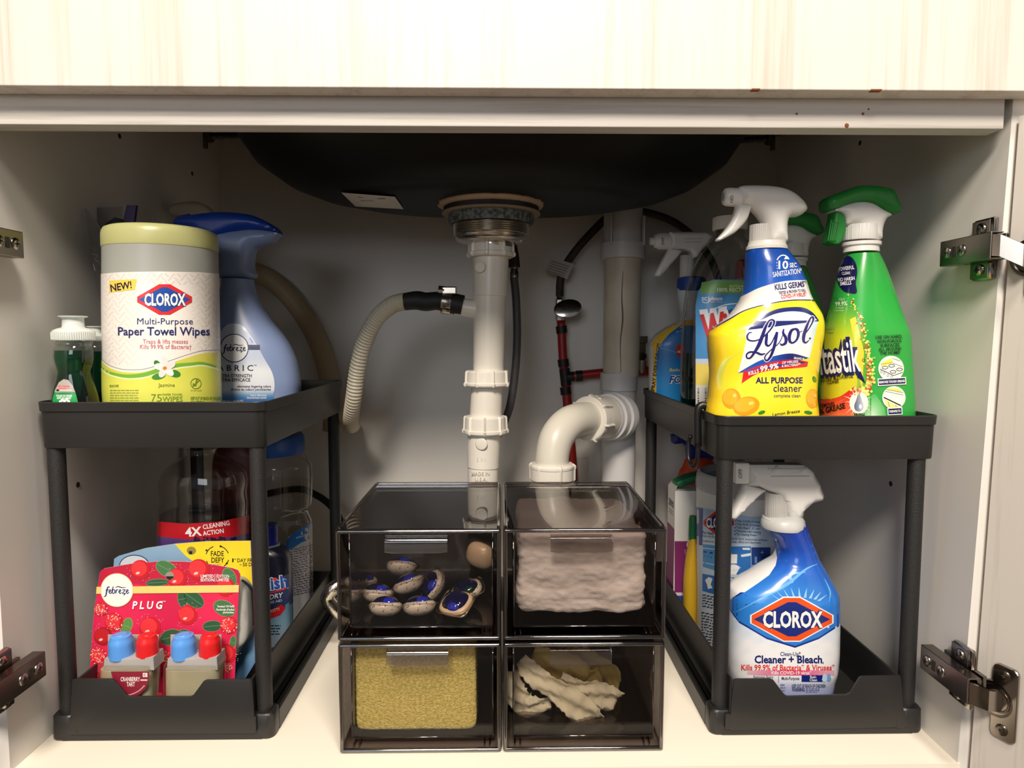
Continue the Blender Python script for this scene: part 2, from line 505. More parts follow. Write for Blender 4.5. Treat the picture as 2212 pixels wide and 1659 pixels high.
# ------------------------------------------------------------------ flat print laid on a surface
GLY = {}
def glyphs(txt, bold, shear):
    key = (txt, bold, shear)
    if key not in GLY:
        cu = bpy.data.curves.new('t', 'FONT'); cu.body = txt; cu.size = 1; cu.offset = bold
        cu.shear = shear; cu.resolution_u = 2; cu.fill_mode = 'FRONT'
        ob = bpy.data.objects.new('t', cu)
        me = ob.to_mesh()
        v = np.array([p.co[:2] for p in me.vertices]); f = [tuple(p.vertices) for p in me.polygons]
        ob.to_mesh_clear(); bpy.data.objects.remove(ob); bpy.data.curves.remove(cu)
        GLY[key] = (v, f)
    return GLY[key]
class Art:
    def __init__(s, surf, Y0, step=14, lay=.00008, off=.00045):
        s.surf, s.Y0, s.step, s.lay, s.off = surf, Y0, step, lay, off
        s.V, s.F, s.C, s.O = [], [], [], []
        s.n = 0; s.L = 0
    def up(s, k=1): s.L += k
    def add(s, v, f, col, step=None, L=None):
        v = np.asarray(v, float)
        if not len(v): return
        step = s.step if step is None else step
        bm = bmesh.new()
        bv = [bm.verts.new((p[0], p[1], 0)) for p in v]
        for q in f:
            try: bm.faces.new([bv[i] for i in q])
            except ValueError: pass
        if step:
            for ax in (0, 1):
                lo, hi = v[:, ax].min(), v[:, ax].max()
                if hi-lo > step*1.3:
                    x = math.floor(lo/step)*step+step
                    while x < hi:
                        no = (1, 0, 0) if ax == 0 else (0, 1, 0)
                        co = (x, 0, 0) if ax == 0 else (0, x, 0)
                        bmesh.ops.bisect_plane(bm, geom=bm.verts[:]+bm.edges[:]+bm.faces[:], plane_co=co, plane_no=no, dist=1e-4)
                        x += step
        bmesh.ops.triangulate(bm, faces=bm.faces[:])
        bm.verts.index_update()
        k = s.n
        for p in bm.verts:
            s.V.append((p.co.x, p.co.y))
            c = col(p.co.x, p.co.y) if callable(col) else col
            s.C.append((*lin(c), 1.0)); s.O.append(s.L if L is None else L)
        for q in bm.faces:
            s.F.append(tuple(k+p.index for p in q.verts))
        s.n += len(bm.verts); bm.free()
    def poly(s, pts, col, smooth=0, step=None, L=None):
        if smooth: pts = catmull(pts, smooth, True)
        pts = [(p[0], p[1]) for p in pts]
        s.add(pts, tessellate_polygon([[Vector((x, y, 0)) for x, y in pts]]), col, step, L)
    def rect(s, x0, y0, x1, y1, col, rot=0, step=None, L=None):
        s.poly(rotp([(x0, y0), (x1, y0), (x1, y1), (x0, y1)], rot, ((x0+x1)/2, (y0+y1)/2)), col, 0, step, L)
    def ell(s, cx, cy, rx, ry, col, rot=0, n=28, L=None, step=None):
        s.poly(rotp([(cx+rx*math.cos(2*math.pi*i/n), cy+ry*math.sin(2*math.pi*i/n)) for i in range(n)], rot, (cx, cy)), col, 0, step, L)
    def line(s, pts, wd, col, smooth=0, L=None, step=None):
        """ribbon; wd number or one width per control point"""
        wl = list(wd) if isinstance(wd, (list, tuple)) else [wd]*len(pts)
        P = [np.array((p[0], p[1], q), float) for p, q in zip(pts, wl)]
        if smooth: P = catmull(P, smooth)
        v, f = [], []
        n = len(P)
        for i in range(n):
            t = P[min(i+1, n-1)][:2]-P[max(i-1, 0)][:2]; t /= np.linalg.norm(t)+1e-9
            nn = np.array([-t[1], t[0]])*P[i][2]/2
            v += [P[i][:2]+nn, P[i][:2]-nn]
            if i: f.append((2*i-2, 2*i-1, 2*i+1, 2*i))
        s.add(v, f, col, step, L)
    def ring(s, cx, cy, rx, ry, wd, col, a0=0, a1=360, L=None):
        n = max(8, int(abs(a1-a0)/8))
        s.line([(cx+rx*math.cos(math.radians(a0+(a1-a0)*i/n)), cy-ry*math.sin(math.radians(a0+(a1-a0)*i/n))) for i in range(n+1)], wd, col, 0, L)
    def text(s, txt, x, y, h, wd, col, bold=0, shear=0, rot=0, bow=0, align='l', L=None, step=None, space=0):
        """x,y = baseline left end (or middle for align c), cap height h, width wd (0 = natural) in photo pixels; rot in degrees counter-clockwise"""
        if space:
            txt = (' '*space).join(txt)
        v, f = glyphs(txt, bold, shear)
        v = v.copy()
        x0, x1 = v[:, 0].min(), v[:, 0].max()
        sy = h/.695
        sx = wd/(x1-x0) if wd else sy
        v[:, 0] = (v[:, 0]-x0)*sx; W = (x1-x0)*sx
        if align == 'c': v[:, 0] -= W/2
        elif align == 'r': v[:, 0] -= W
        v[:, 1] = -v[:, 1]*sy
        if bow:
            mid = (v[:, 0].min()+v[:, 0].max())/2
            v[:, 1] += bow*(((v[:, 0]-mid)/(W/2))**2)
        c, q = math.cos(math.radians(-rot)), math.sin(math.radians(-rot))
        v = np.stack([x+v[:, 0]*c-v[:, 1]*q, y+v[:, 0]*q+v[:, 1]*c], 1)
        s.add(v, f, col, (s.step if W > 24 or h > 24 else 0) if step is None else step, L)
    def build(s, name, parent, mat, label=None):
        px = np.array(s.V); O = np.array(s.O)
        if isinstance(s.surf, Loft):
            P, N = s.surf.hit(px[:, 0], px[:, 1])
        else:
            def surf(X, Z): return np.asarray(s.surf(X, Z), float)*np.ones(len(X))
            Y = np.full(len(px), s.Y0, float)
            for _ in range(14):
                P = atn(px[:, 0], px[:, 1], Y)
                Y = .35*Y+.65*surf(P[:, 0], P[:, 2])
            P = atn(px[:, 0], px[:, 1], Y)
            e = .0006
            dx = (surf(P[:, 0]+e, P[:, 2])-surf(P[:, 0]-e, P[:, 2]))/(2*e)
            dz = (surf(P[:, 0], P[:, 2]+e)-surf(P[:, 0], P[:, 2]-e))/(2*e)
            N = np.stack([dx, -np.ones(len(dx)), dz], 1); N /= np.linalg.norm(N, axis=1)[:, None]
        P = P+N*(s.off+s.lay*O)[:, None]
        b = BASE[parent.name]
        me = bpy.data.meshes.new(name)
        # order every face to look along its surface normal
        Fc = []
        ms = s.surf.missed if isinstance(s.surf, Loft) else None
        for q in s.F:
            if ms is not None and ms[q[0]] and ms[q[1]] and ms[q[2]]: continue
            a, bb, c = P[q[0]], P[q[1]], P[q[2]]
            Fc.append(q if np.dot(np.cross(bb-a, c-a), N[q[0]]) > 0 else q[::-1])
        me.from_pydata(((P-b)*S).tolist(), [], Fc)
        at_ = me.color_attributes.new('ink', 'FLOAT_COLOR', 'POINT')
        at_.data.foreach_set('color', np.array(s.C, np.float32).ravel())
        me.shade_smooth()
        me.normals_split_custom_set_from_vertices(N.tolist())
        me.materials.append(mat)
        o = bpy.data.objects.new(name, me); COL.objects.link(o); o.parent = parent
        BASE[o.name] = b
        if label: o['label'] = label
        return o
def rotp(pts, deg, c):
    a, b = math.cos(math.radians(-deg)), math.sin(math.radians(-deg))
    return [(c[0]+(x-c[0])*a-(y-c[1])*b, c[1]+(x-c[0])*b+(y-c[1])*a) for x, y in pts]
def lerp(a, b, t):
    t = max(0, min(1, t))
    return tuple(a[i]+(b[i]-a[i])*t for i in range(3))
def ramp(stops):
    """vertical print gradient: list of (py, rgb)"""
    def f(x, y):
        if y <= stops[0][0]: return stops[0][1]
        for (y0, c0), (y1, c1) in zip(stops, stops[1:]):
            if y <= y1: return lerp(c0, c1, (y-y0)/(y1-y0))
        return stops[-1][1]
    return f
def paint(o, fn):
    """colour of the sleeve all round the bottle; fn gets design coordinates"""
    b = BASE[o.name]
    ca = o.data.color_attributes.new('ink', 'FLOAT_COLOR', 'POINT')
    C_ = []
    for v in o.data.vertices:
        p = np.array(v.co)/S+b
        C_.append((*lin(fn(*p)), 1))
    ca.data.foreach_set('color', np.array(C_, np.float32).ravel())
INK = print_mat('printed_label', .38, .15)
CARD = print_mat('printed_card', .42)
SLEEVE = print_mat('printed_sleeve', .25, .5)
WHITE, NAVY, BLACK = (240, 240, 238), (22, 30, 96), (14, 14, 18)

# ================================================================== the cabinet
FRONT, BACK = .62, 1.146
XL = -.4776
def XR(z): return .4505+.022*z/.7
white_melamine = M('white_melamine', (226, 222, 216), .42, bump=(900, .02))
floor_melamine = M('cream_melamine', (240, 232, 216), .38, bump=(900, .02))
lam_v = grain('pale_laminate_vertical', (216, 209, 200), (193, 182, 170), 2, scale=52)
lam_h = grain('pale_laminate_horizontal', (210, 205, 198), (168, 160, 152), 0, scale=60, bump=.2)
lam_edge = M('laminate_edge_band', (222, 206, 186), .45)
dark_gap = M('dark_gap', (40, 34, 30), .8)
def slab(p0, p1, p2, p3, d):
    """quad thickened along d"""
    A = [np.array(p, float) for p in (p0, p1, p2, p3)]; d = np.array(d, float)
    V = A+[a+d for a in A]
    return V, [(0, 1, 2, 3), (7, 6, 5, 4), (0, 4, 5, 1), (1, 5, 6, 2), (2, 6, 7, 3), (3, 7, 4, 0)]
ZT = .76
wl = struct('wall_left', slab((XL, FRONT, -.03), (XL, BACK, -.03), (XL, BACK, ZT), (XL, FRONT, ZT), (-.018, 0, 0)), white_melamine)
wr = struct('wall_right', slab((XR(-.03), FRONT, -.03), (XR(-.03), BACK, -.03), (XR(ZT), BACK, ZT), (XR(ZT), FRONT, ZT), (.018, 0, 0)), white_melamine)
wb = struct('wall_back', box(-.5, .5, BACK, BACK+.012, -.03, ZT), white_melamine)
fl = struct('floor', box(XL, .4525, FRONT-.001, BACK, -.022, 0), floor_melamine)
struct('ceiling', box(-.5, .5, FRONT, BACK+.012, ZT, ZT+.025), M('counter_underside', (120, 110, 98), .8))
# horizontal rail above the opening, and the wide false drawer front above it
rail = struct('trim_1', join(box(XL-.018, .463, FRONT, FRONT+.021, .6125, .70, .0008)), lam_h)
panel = struct('trim_2', box(-1.1, 1.1, FRONT-.022, FRONT-.001, .6385, 1.12, .0009), lam_v)
struct('trim_3', box(.4735, .52, FRONT+.001, FRONT+.02, -.03, .70, .0005), lam_edge)
struct('trim_4', box(-.62, XL-.0185, FRONT+.001, FRONT+.02, -.1, .70, .0005), lam_edge)
for i, (x, y, wd, hh) in enumerate(((1864, 246, 3, 3.5), (1829, 271, 5, 3.5), (1876, 236, 2, 1.5), (1721, 246, 2.5, 1.5))):
    p = at(x, y, FRONT)
    g = lathe([(0, -.0006), (wd/1430*.62, -.0004), (wd/1430*.5, .0006), (0, .0008)], (p[0], FRONT-.0001, p[2]), 10, (0, -1, 0))
    struct('paint_chip', g, M('rusty_chip', (128, 74, 40), .8), parent=rail, label='small brown chip in the rail')
for x, wd in ((1624, 9), (1880, 12)):
    p = at(x, 198, FRONT-.012)
    struct('paint_chip', box(p[0]-wd/2300, p[0]+wd/2300, FRONT-.0222, FRONT-.017, .6382, .6399, .0006), M('rusty_chip', (128, 74, 40), .8), parent=panel, label='small brown chip on the lower edge')
# shelf pin holes
hole = M('pin_hole_dark', (52, 44, 34), .8)
for px, py in ((168, 1047), (258, 294), (415, 375)):
    d = _f+_r*(px-CX)/F-_u*(py-CY)/F; p = _c+d*(XL/d[0])
    struct('pin_hole', lathe([(0, -.0004), (.0032, -.0004), (.0032, .0004), (.0024, .0005), (0, .0005)], (XL, p[1], p[2]), 14, (1, 0, 0)), hole, parent=wl)
for px, py in ((1922, 1045), (1834, 309)):
    d = _f+_r*(px-CX)/F-_u*(py-CY)/F; p = _c+d*(.457/d[0])
    struct('pin_hole', lathe([(0, -.0004), (.0032, -.0004), (.0032, .0004), (.0024, .0005), (0, .0005)], (XR(p[2]), p[1], p[2]), 14, (-1, 0, 0)), hole, parent=wr)
# plate low on the back wall
o = obj('wall_plate', box(*(at(1244, 1000, BACK)[0], at(1270, 1000, BACK)[0]), BACK-.006, BACK, at(1250, 1075, BACK)[2], at(1250, 988, BACK)[2], .002), M('wall_plate_plastic', (214, 208, 200), .5), base=(.13, BACK, .2))
tag(o, 'narrow off-white cover plate on the back wall behind the pipes', 'wall plate')

# ---- doors: both swung wide open on their hinges
DA = math.radians(20)
def door_frame(side, z):
    hx = .4585+.0135*z/.6 if side > 0 else -.492
    d = np.array([side*math.sin(DA), -math.cos(DA)]); n = np.array([-side*math.cos(DA), -math.sin(DA)])
    return np.array([hx, FRONT-.006]), d, n
def door(name, side):
    V = []
    for z in (-.045, .622):
        P, d, n = door_frame(side, z)
        V += [(p[0], p[1], z) for p in (P, P+d*.44, P+d*.44-n*.02, P-n*.02)]
    struct(name, (V, [(0, 1, 2, 3), (7, 6, 5, 4), (0, 4, 5, 1), (1, 5, 6, 2), (2, 6, 7, 3), (3, 7, 4, 0)]), lam_v)
door('door_1', -1)
door('door_2', 1)
# kitchen floor in front of the unit and the plinth under it
struct('floor_kitchen', box(-3, 3, -4, .70, -.17, -.15), M('kitchen_floor_wood', (74, 60, 48), .5, var=(3, (58, 46, 36))))
struct('baseboard_front', box(-1.1, 1.1, .68, .70, -.15, -.0225), lam_edge)

# ================================================================== hinges
nickel = M('nickel_steel', (176, 168, 158), .2, 1)
nickel_d = M('nickel_steel_dark', (128, 120, 112), .26, 1)
def hinge(side, zc, dy, label):
    def X(u, z=zc): return (XR(zc)-u) if side > 0 else (XL+u)
    t = thing('cabinet_hinge', (X(0), .65+dy, zc), label, 'hinge', 'concealed hinges on the cabinet sides')
    def bx(u0, u1, y0, y1, z0, z1, b=.0008):
        a, c = sorted((X(u0), X(u1)))
        return box(a, c, y0+dy, y1+dy, z0, z1, b)
    # cross plate screwed to the wall, with two eared wings
    obj('mounting_plate', join(bx(0, .004, .635, .690, zc-.012, zc+.012), bx(.003, .009, .636, .684, zc-.008, zc+.008)), nickel_d, t)
    for s in (-1, 1):
        z0, z1 = sorted((zc+s*.010, zc+s*.0295))
        wg = obj('plate_wing', bx(0, .006, .648, .676, z0, z1, .0026), nickel, t, True, auto=40)
        obj('wing_inset', bx(.0055, .0066, .6525, .676, z0+.002, z1-.002, .0005), nickel_d, wg)
        zs = zc+s*.0195
        sc_ = obj('screw', lathe([(0, 0), (.0058, 0), (.0055, .0018), (.0035, .0028), (0, .003)], (X(.0064), .663+dy, zs), 18, (-side, 0, 0)), nickel, t, True, auto=40)
        obj('screw_slot', join(bx(.0088, .0098, .6600, .6660, zs-.0007, zs+.0007, 0), bx(.0088, .0098, .6623, .6637, zs-.003, zs+.003, 0)), dark_gap, sc_)
    # arm: channel standing off the wall
    obj('arm', join(bx(.009, .021, .630, .700, zc-.0125, zc-.0112), bx(.009, .021, .630, .700, zc+.0112, zc+.0125), bx(.0195, .0215, .630, .700, zc-.0125, zc+.0125)), nickel_d, t)
    for y in (.689, .668):
        s2 = obj('screw', lathe([(0, 0), (.0058, 0), (.0055, .0012), (.0035, .002), (0, .002)], (X(.0212), y+dy, zc), 18, (-side, 0, 0)), nickel, t, True, auto=40)
        obj('screw_slot', join(bx(.0228, .0236, y-.003, y+.003, zc-.0007, zc+.0007, 0), bx(.0228, .0236, y-.0007, y+.0007, zc-.003, zc+.003, 0)), dark_gap, s2)
    obj('slot', bx(.0212, .022, .6765, .6815, zc-.005, zc+.005, 0), dark_gap, t)
    # cup let into the door, its screwed flange, and the bent link from the arm
    P, d, n = door_frame(side, zc)
    zd = zc-.012
    c = P+d*.019
    obj('cup', lathe([(0, .0008), (.0128, .0008), (.0140, .0026), (.0166, .0026), (.0175, 0), (0, -.0005)], (c[0]+n[0]*.0004, c[1]+n[1]*.0004, zd), 36, (n[0], n[1], 0)), nickel_d, t, True, auto=40)
    e = P+d*.0275
    fw, fh = .0112, .0355
    ring = rrect(-fw, fw, -fh, fh, 0, .005, 5)
    def pl(p, h): return (e[0]+d[0]*p[0]+n[0]*h, e[1]+d[1]*p[0]+n[1]*h, zd+p[1])
    obj('flange', skin([[pl(p, 0) for p in ring], [pl(p, .0022) for p in ring], [pl((p[0]*.95, p[1]*.985), .003) for p in ring]]), nickel, t)
    obj('flange_well', lathe([(0, .0028), (.0085, .0028), (.0100, .0036), (.0112, .0034), (.0114, .002), (0, .002)], (*(P+d*.022), zd), 28, (n[0], n[1], 0)), nickel_d, t, True, auto=40)
    for s in (-1, 1):
        q = pl((-.0005, s*.026), .0026)
        s3 = obj('screw', lathe([(0, 0), (.0056, 0), (.005, .0016), (.003, .0022), (0, .0022)], q, 18, (n[0], n[1], 0)), nickel_d, t, True, auto=40)
        obj('screw_slot', lathe([(0, .0021), (.0022, .0021), (.0018, .0027), (0, .0027)], q, 4, (n[0], n[1], 0)), dark_gap, s3)
    ye = .632+dy
    pts = [np.array([X(.0205), ye+.004]), np.array([X(.0205), ye-.003]), np.array([X(.0170), ye-.008]), c+n*.014+d*.002, c+n*.003+d*.006]
    V = []
    zz = [zc, zc, zc-.001, zd+.001, zd]
    for (x, y), z in zip(pts, zz): V += [(x, y, z-.0098), (x, y, z+.0098), (x+side*.0022, y+.001, z+.0098), (x+side*.0022, y+.001, z-.0098)]
    Fq = []
    for i in range(len(pts)-1):
        for j in range(4): Fq.append((4*i+j, 4*i+(j+1) % 4, 4*i+4+(j+1) % 4, 4*i+4+j))
    k = 4*len(pts)
    Fq += [(0, 1, 2, 3), (k-1, k-2, k-3, k-4)]
    obj('link', (V, Fq), nickel, t)
    return t
hinge(1, .5045, -.0255, 'nickel hinge on the right cabinet wall near the top of the open door')
hinge(1, .092, -.044, 'nickel hinge on the right cabinet wall near the bottom of the open door')
hinge(-1, .508, -.054, 'nickel hinge arm on the left cabinet wall near the top, cut by the picture edge')
hinge(-1, .096, -.054, 'nickel hinge arm on the left cabinet wall near the bottom, cut by the picture edge')

# ================================================================== sink
SY = .905
black_sink = M('black_composite', (13, 13, 12), .5, bump=(700, .05), spec=.22)
t = thing('sink', (-.012, SY, .595), 'black composite undermount sink bowl seen from below', 'sink')
secs = [(.5955, .02, .02, 2.4), (.596, .17, .095, 2.6), (.5985, .185, .106, 2.6), (.6005, .19, .110, 2.6), (.6015, .20, .118, 2.5), (.608, .235, .14, 2.4), (.622, .272, .162, 2.4), (.645, .305, .178, 2.5), (.675, .325, .186, 2.6), (.72, .338, .19, 2.8), (.758, .342, .192, 2.8)]
rings = []
for z, a, b, n in secs:
    ring = []
    for k in range(96):
        th = 2*math.pi*k/96; c, q = math.cos(th), math.sin(th)
        ring.append((-.012+a*math.copysign(abs(c)**(2/n), c), SY+b*math.copysign(abs(q)**(2/n), q), z))
    rings.append(ring)
bowl = obj('bowl', skin(rings, True, False), black_sink, t, True)
# sticker on the bowl underside
def sinkz(x, y):
    # height of the under side by bisection over the sections
    zs = [s_[0] for s_ in secs]
    lo, hi = zs[1], zs[-1]
    def inside(z):
        a = np.interp(z, zs, [s_[1] for s_ in secs]); b = np.interp(z, zs, [s_[2] for s_ in secs])
        return (abs((x+.012)/a)**2.5+abs((y-SY)/b)**2.5) <= 1
    if inside(lo): return lo
    for _ in range(30):
        m = (lo+hi)/2
        if inside(m): hi = m
        else: lo = m
    return hi
def under(px, py):
    Y = .85
    for _ in range(60):
        p = at(px, py, Y); e = p[2]-sinkz(p[0], p[1])
        Y -= e*.9
        Y = min(max(Y, .70), 1.05)
    return at(px, py, Y-.010)
cs = [(737, 416), (853, 425), (872, 452), (843, 450), (775, 447)]
grid = []
n1, n2 = 8, 4
for j in range(n2+1):
    for i in range(n1+1):
        a = np.array(cs[0])*(1-i/n1)+np.array(cs[1])*(i/n1); b = np.array((768, 446))*(1-i/n1)+np.array(cs[2])*(i/n1)
        grid.append(under(*(a*(1-j/n2)+b*(j/n2))))
st = obj('sticker', (grid, [(j*(n1+1)+i, j*(n1+1)+i+1, (j+1)*(n1+1)+i+1, (j+1)*(n1+1)+i) for j in range(n2) for i in range(n1)]), M('paper_sticker', (226, 222, 214), .6), t, True, label='small white paper sticker')
for j0, i0, wd in ((1, 2, .012), (2, 2, .016), (1.8, 5, .010)):
    p = np.array(grid[int(j0)*(n1+1)+i0])
    obj('print_line', box(p[0], p[0]+wd, p[1]-.0015, p[1]+.0006, p[2]-.0009, p[2]-.0006), M('faded_ink', (150, 146, 140), .6), st)
# caulk/putty squeezed out round the drain hole
PX, PYc = -.0145, .895
putty = M('old_putty', (196, 168, 140), .8, bump=(300, .4))
rng = random.Random(3)
ring0, ring1, ring2 = [], [], []
for k in range(72):
    th = 2*math.pi*k/72; j = .0035*rng.random()
    ring0.append((PX+(.060)*math.cos(th), PYc+.060*math.sin(th), .5895))
    ring1.append((PX+(.067+j)*math.cos(th), PYc+(.067+j)*math.sin(th), .5925))
    ring2.append((PX+(.069+j)*math.cos(th), PYc+(.069+j)*math.sin(th), .5965))
obj('putty_ring', skin([ring0, ring1, ring2], True, True), putty, t, True)
# strainer screwed up into the bowl
chrome = M('brushed_chrome', (196, 188, 176), .24, 1)
galv = M('corroded_zinc', (130, 136, 134), .7, .35, var=(240, (66, 74, 74)), bump=(420, .5))
rubber = M('black_rubber', (20, 20, 20), .6)
t = thing('sink_strainer', (PX, PYc, .535), 'metal strainer body with corroded lock nut under the sink', 'sink strainer')
obj('rubber_gasket', lathe([(0, .5945), (.063, .5945), (.0635, .589), (.062, .5845), (0, .5845)], (PX, PYc, 0), 56), rubber, t, True, auto=40)
obj('friction_washer', lathe([(0, .5845), (.0645, .5845), (.0655, .583), (.0645, .5815), (0, .5815)], (PX, PYc, 0), 56), M('card_washer', (150, 132, 110), .7), t, True, auto=40)
obj('lock_nut', nut([(0, .5815), (.056, .5815), (.0555, .574), (.054, .569), (0, .5688)], (PX, PYc, 0), 12, .0012), galv, t, False)
pr_ = [(0, .5688)]
for i in range(6): pr_ += [(.0505, .568-i*.0026), (.0488, .5667-i*.0026)]
pr_ += [(.0485, .552), (.046, .5475), (.036, .5445), (.029, .543), (.029, .539), (0, .539)]
obj('threaded_cup', lathe(pr_, (PX, PYc, 0), 64), chrome, t, True, auto=50)
obj('tail_flange', lathe([(0, .541), (.0285, .541), (.0285, .533), (0, .533)], (PX, PYc, 0), 40), M('dull_grey_metal', (128, 124, 120), .45, .8), t, True, auto=40)

# sink clips at the two ends of the bowl
steel_d = M('dull_screw_steel', (96, 86, 76), .45, 1)
for sx, lab in ((-1, 'threaded sink clip bolt to the left of the black sink'), (1, 'threaded sink clip bolt to the right of the black sink')):
    q0 = at(445 if sx < 0 else 1668, 295 if sx < 0 else 300, .92); q1 = at(545 if sx < 0 else 1580, 290 if sx < 0 else 303, .92)
    t = thing('sink_clip', tuple(q0), lab, 'clip', 'sink clips')
    L_ = np.linalg.norm(q1-q0); ax = (q1-q0)/L_
    prof = [(0, 0)]
    for i in range(22): prof += [(.0048, L_*i/22), (.0036, L_*(i+.5)/22)]
    prof += [(0, L_)]
    obj('bolt', lathe(prof, q0, 14, ax), steel_d, t)
    obj('wing_nut', join(lathe([(0, 0), (.0085, 0), (.0085, .005), (0, .006)], q0+ax*.003, 6, ax), box(q0[0]+sx*.001-.003, q0[0]+sx*.001+.003, .918, .922, q0[2]-.016, q0[2]+.006, .001)), steel_d, t)

# ================================================================== drain plumbing
pvc = M('white_pvc', (236, 230, 218), .32, bump=(300, .02))
pvc_g = M('grey_white_pvc', (214, 212, 212), .4)
pvc_c = M('cream_pvc', (224, 218, 204), .35)
DY = .895
def px2(px, py, Y=DY): return at(px, py, Y)
t = thing('drain_pipe', tuple(px2(1042, 1120)), 'white plastic sink drain pipe with slip nuts running down behind the clear drawers', 'pipe')
def vseg(y0, y1, x0, x1, r0, r1=None, name='pipe_section', m=pvc, k=3):
    a, b = px2(x0, y0), px2(x1, y1)
    return obj(name, tube([a, b], [r0, r1 or r0], 40, 1), m, t, True, auto=40)
R_ = DY/F
vseg(548, 640, 1061, 1059, 37.5*R_, 37*R_, 'tailpiece')
vseg(640, 815, 1058, 1055, 35*R_, 33*R_, 'tee_body')
vseg(815, 905, 1053, 1049, 34*R_, 35*R_, 'extension')
vseg(905, 1008, 1047, 1043.5, 36.5*R_, 35*R_, 'trap_inlet')
vseg(1008, 1130, 1043.5, 1041, 33.5*R_, 33*R_, 'trap_arm')
def slip(px, y0, y1, r, n='slip_nut', flare=1, rot=.3):
    a, b = px2(px, y1), px2(px, y0); h = b[2]-a[2]
    lo, hi = (r+.0012, r-.0005) if flare > 0 else (r, r+.001)
    return obj(n, nut([(0, 0), (lo-.0015, 0), (lo, .0018), (lo, h*.22), (r-.0004, h*.26), (hi-.0006, h-.002), (hi-.002, h), (0, h)], a, 8, .0022, rot=rot), pvc, t, True, auto=30)
slip(1061, 515, 556, 47.5*R_, rot=.2)
slip(1052, 800, 834, 47*R_, rot=.5)
slip(1048.5, 898, 936, 45.5*R_, rot=.8)
# round embossed badges
for (x, y, rr, yc) in ((1037, 577, 12, 0), (1040, 959, 14, 0)):
    a = px2(x, y, DY-.0225)
    obj('embossed_badge', lathe([(0, 0), (rr*R_*.95, 0), (rr*R_*.95, .0009), (rr*R_*.8, .0013), (0, .0011)], (a[0], a[1], a[2]), 28, (-.35, -1, 0)), pvc, t, True)
em = Art(lambda x, z: DY-np.sqrt(np.clip((35*R_)**2-(x-px2(1042, 1000)[0])**2, 1e-6, 1)), DY-.02, 10)
eg = (206, 200, 188)
em.text('1½', 1031, 997, 8, 20, eg); em.text('MADE IN', 1019, 1027, 8, 38, eg, .01); em.text('U.S.A.', 1026, 1039, 8, 26, eg, .01); em.text('TEE', 1029, 1080, 8, 24, eg)
em.build('embossed_lettering', t, INK)
# side branch for the dishwasher hose
obj('side_branch', tube([px2(1030, 669), px2(985, 661)], [20*R_, 18.5*R_], 28, 1), pvc, t, True, auto=40)
# trap bend hidden behind the drawers, rising to the nut of the elbow
b0, b1 = px2(1041, 1130), at(1193, 1085, .905)
U = [b0, b0+[0, .002, -.05], b0+[.012, .004, -.088], (b0+b1)/2+[0, .004, -.125], b1+[-.012, .002, -.088], b1+[0, 0, -.05], b1, at(1192, 1030, .905)]
obj('trap_bend', tube(U, 30*R_, 32, 8), pvc, t, True)
c0 = at(1193, 1037, .905); h = at(1193, 1000, .905)[2]-c0[2]
obj('slip_nut', nut([(0, 0), (.0285, 0), (.0298, .002), (.0298, h*.7), (.0305, h*.75), (.0305, h-.003), (.0275, h), (0, h)], c0, 6, .0024, rot=.25), pvc, t, True, auto=30)
obj('trap_collar', lathe([(0, -.012), (.034, -.012), (.030, -.002), (.0255, 0), (0, 0)], c0, 40), pvc, t, True, auto=40)
# elbow up and over to the stack
E_ = [at(1192, 1010, .905), at(1193, 985, .905), at(1203, 945, .912), at(1228, 915, .93), at(1262, 904, .96), at(1300, 902, .992)]
obj('elbow', tube(E_, [.0232, .0232, .0238, .024, .024, .024], 36, 8), pvc_c, t, True)
ax = at(1330, 898, 1.02)-at(1250, 905, .95); ax /= np.linalg.norm(ax)
cN = at(1268, 905, .968)
obj('elbow_nut', nut([(0, 0), (.0318, 0), (.0335, .002), (.0335, .010), (.0322, .012), (.0318, .025), (0, .025)], cN, 7, .003, ax, rot=.55), pvc, t, True, auto=30)
obj('adapter', lathe([(0, .02), (.0315, .02), (.032, .045), (0, .045)], cN, 40, ax), pvc_c, t, True, auto=40)
obj('adapter_rings', lathe([(0, .045), (.0325, .045), (.0325, .052), (.036, .053), (.0362, .060), (.0335, .061), (.0335, .069), (.0372, .070), (.0375, .080), (.034, .081), (.034, .09), (0, .09)], cN, 44, ax), pvc_g, t, True, auto=40)
# little wing tab
p = at(1290, 867, .972)
obj('wing_tab', box(p[0]-.006, p[0]+.006, p[1]-.004, p[1]+.004, p[2]-.008, p[2]+.006, .0015), pvc, t)

# grey-white waste stack behind
WY = 1.065
t = thing('waste_stack', tuple(at(1338, 1000, WY)), 'grey-white vertical waste pipe with couplings beside the right rack', 'pipe')
RW = WY/F
def vs(y0, y1, x0, x1, r0, r1, name, m=pvc_g):
    return obj(name, tube([at(x0, y0, WY), at(x1, y1, WY)], [r0*RW, r1*RW], 40, 1), m, t, True, auto=40)
vs(400, 531, 1347, 1345.5, 41, 41, 'upper_sleeve')
vs(527, 560, 1345, 1344.5, 47, 48, 'upper_coupling')
vs(556, 812, 1346, 1341, 39.5, 38.5, 'pipe_section', M('aged_pvc', (220, 210, 192), .45, var=(14, (200, 188, 170))))
vs(806, 842, 1337, 1336, 40, 40, 'lower_coupling')
vs(842, 905, 1337, 1337, 37, 36.5, 'tee_body')
obj('lower_pipe', tube([at(1337, 905, WY), np.array([at(1337, 905, WY)[0], WY, .0005])], 36*RW, 40, 1), pvc_g, t, True, auto=40)
for x in (1316, 1386):
    p = at(x, 505, WY-.012)
    obj('moulded_rib', box(p[0]-.0012, p[0]+.0012, p[1]-.02, p[1]-.008, p[2]-.02, p[2]+.025, .0006), pvc_g, t)
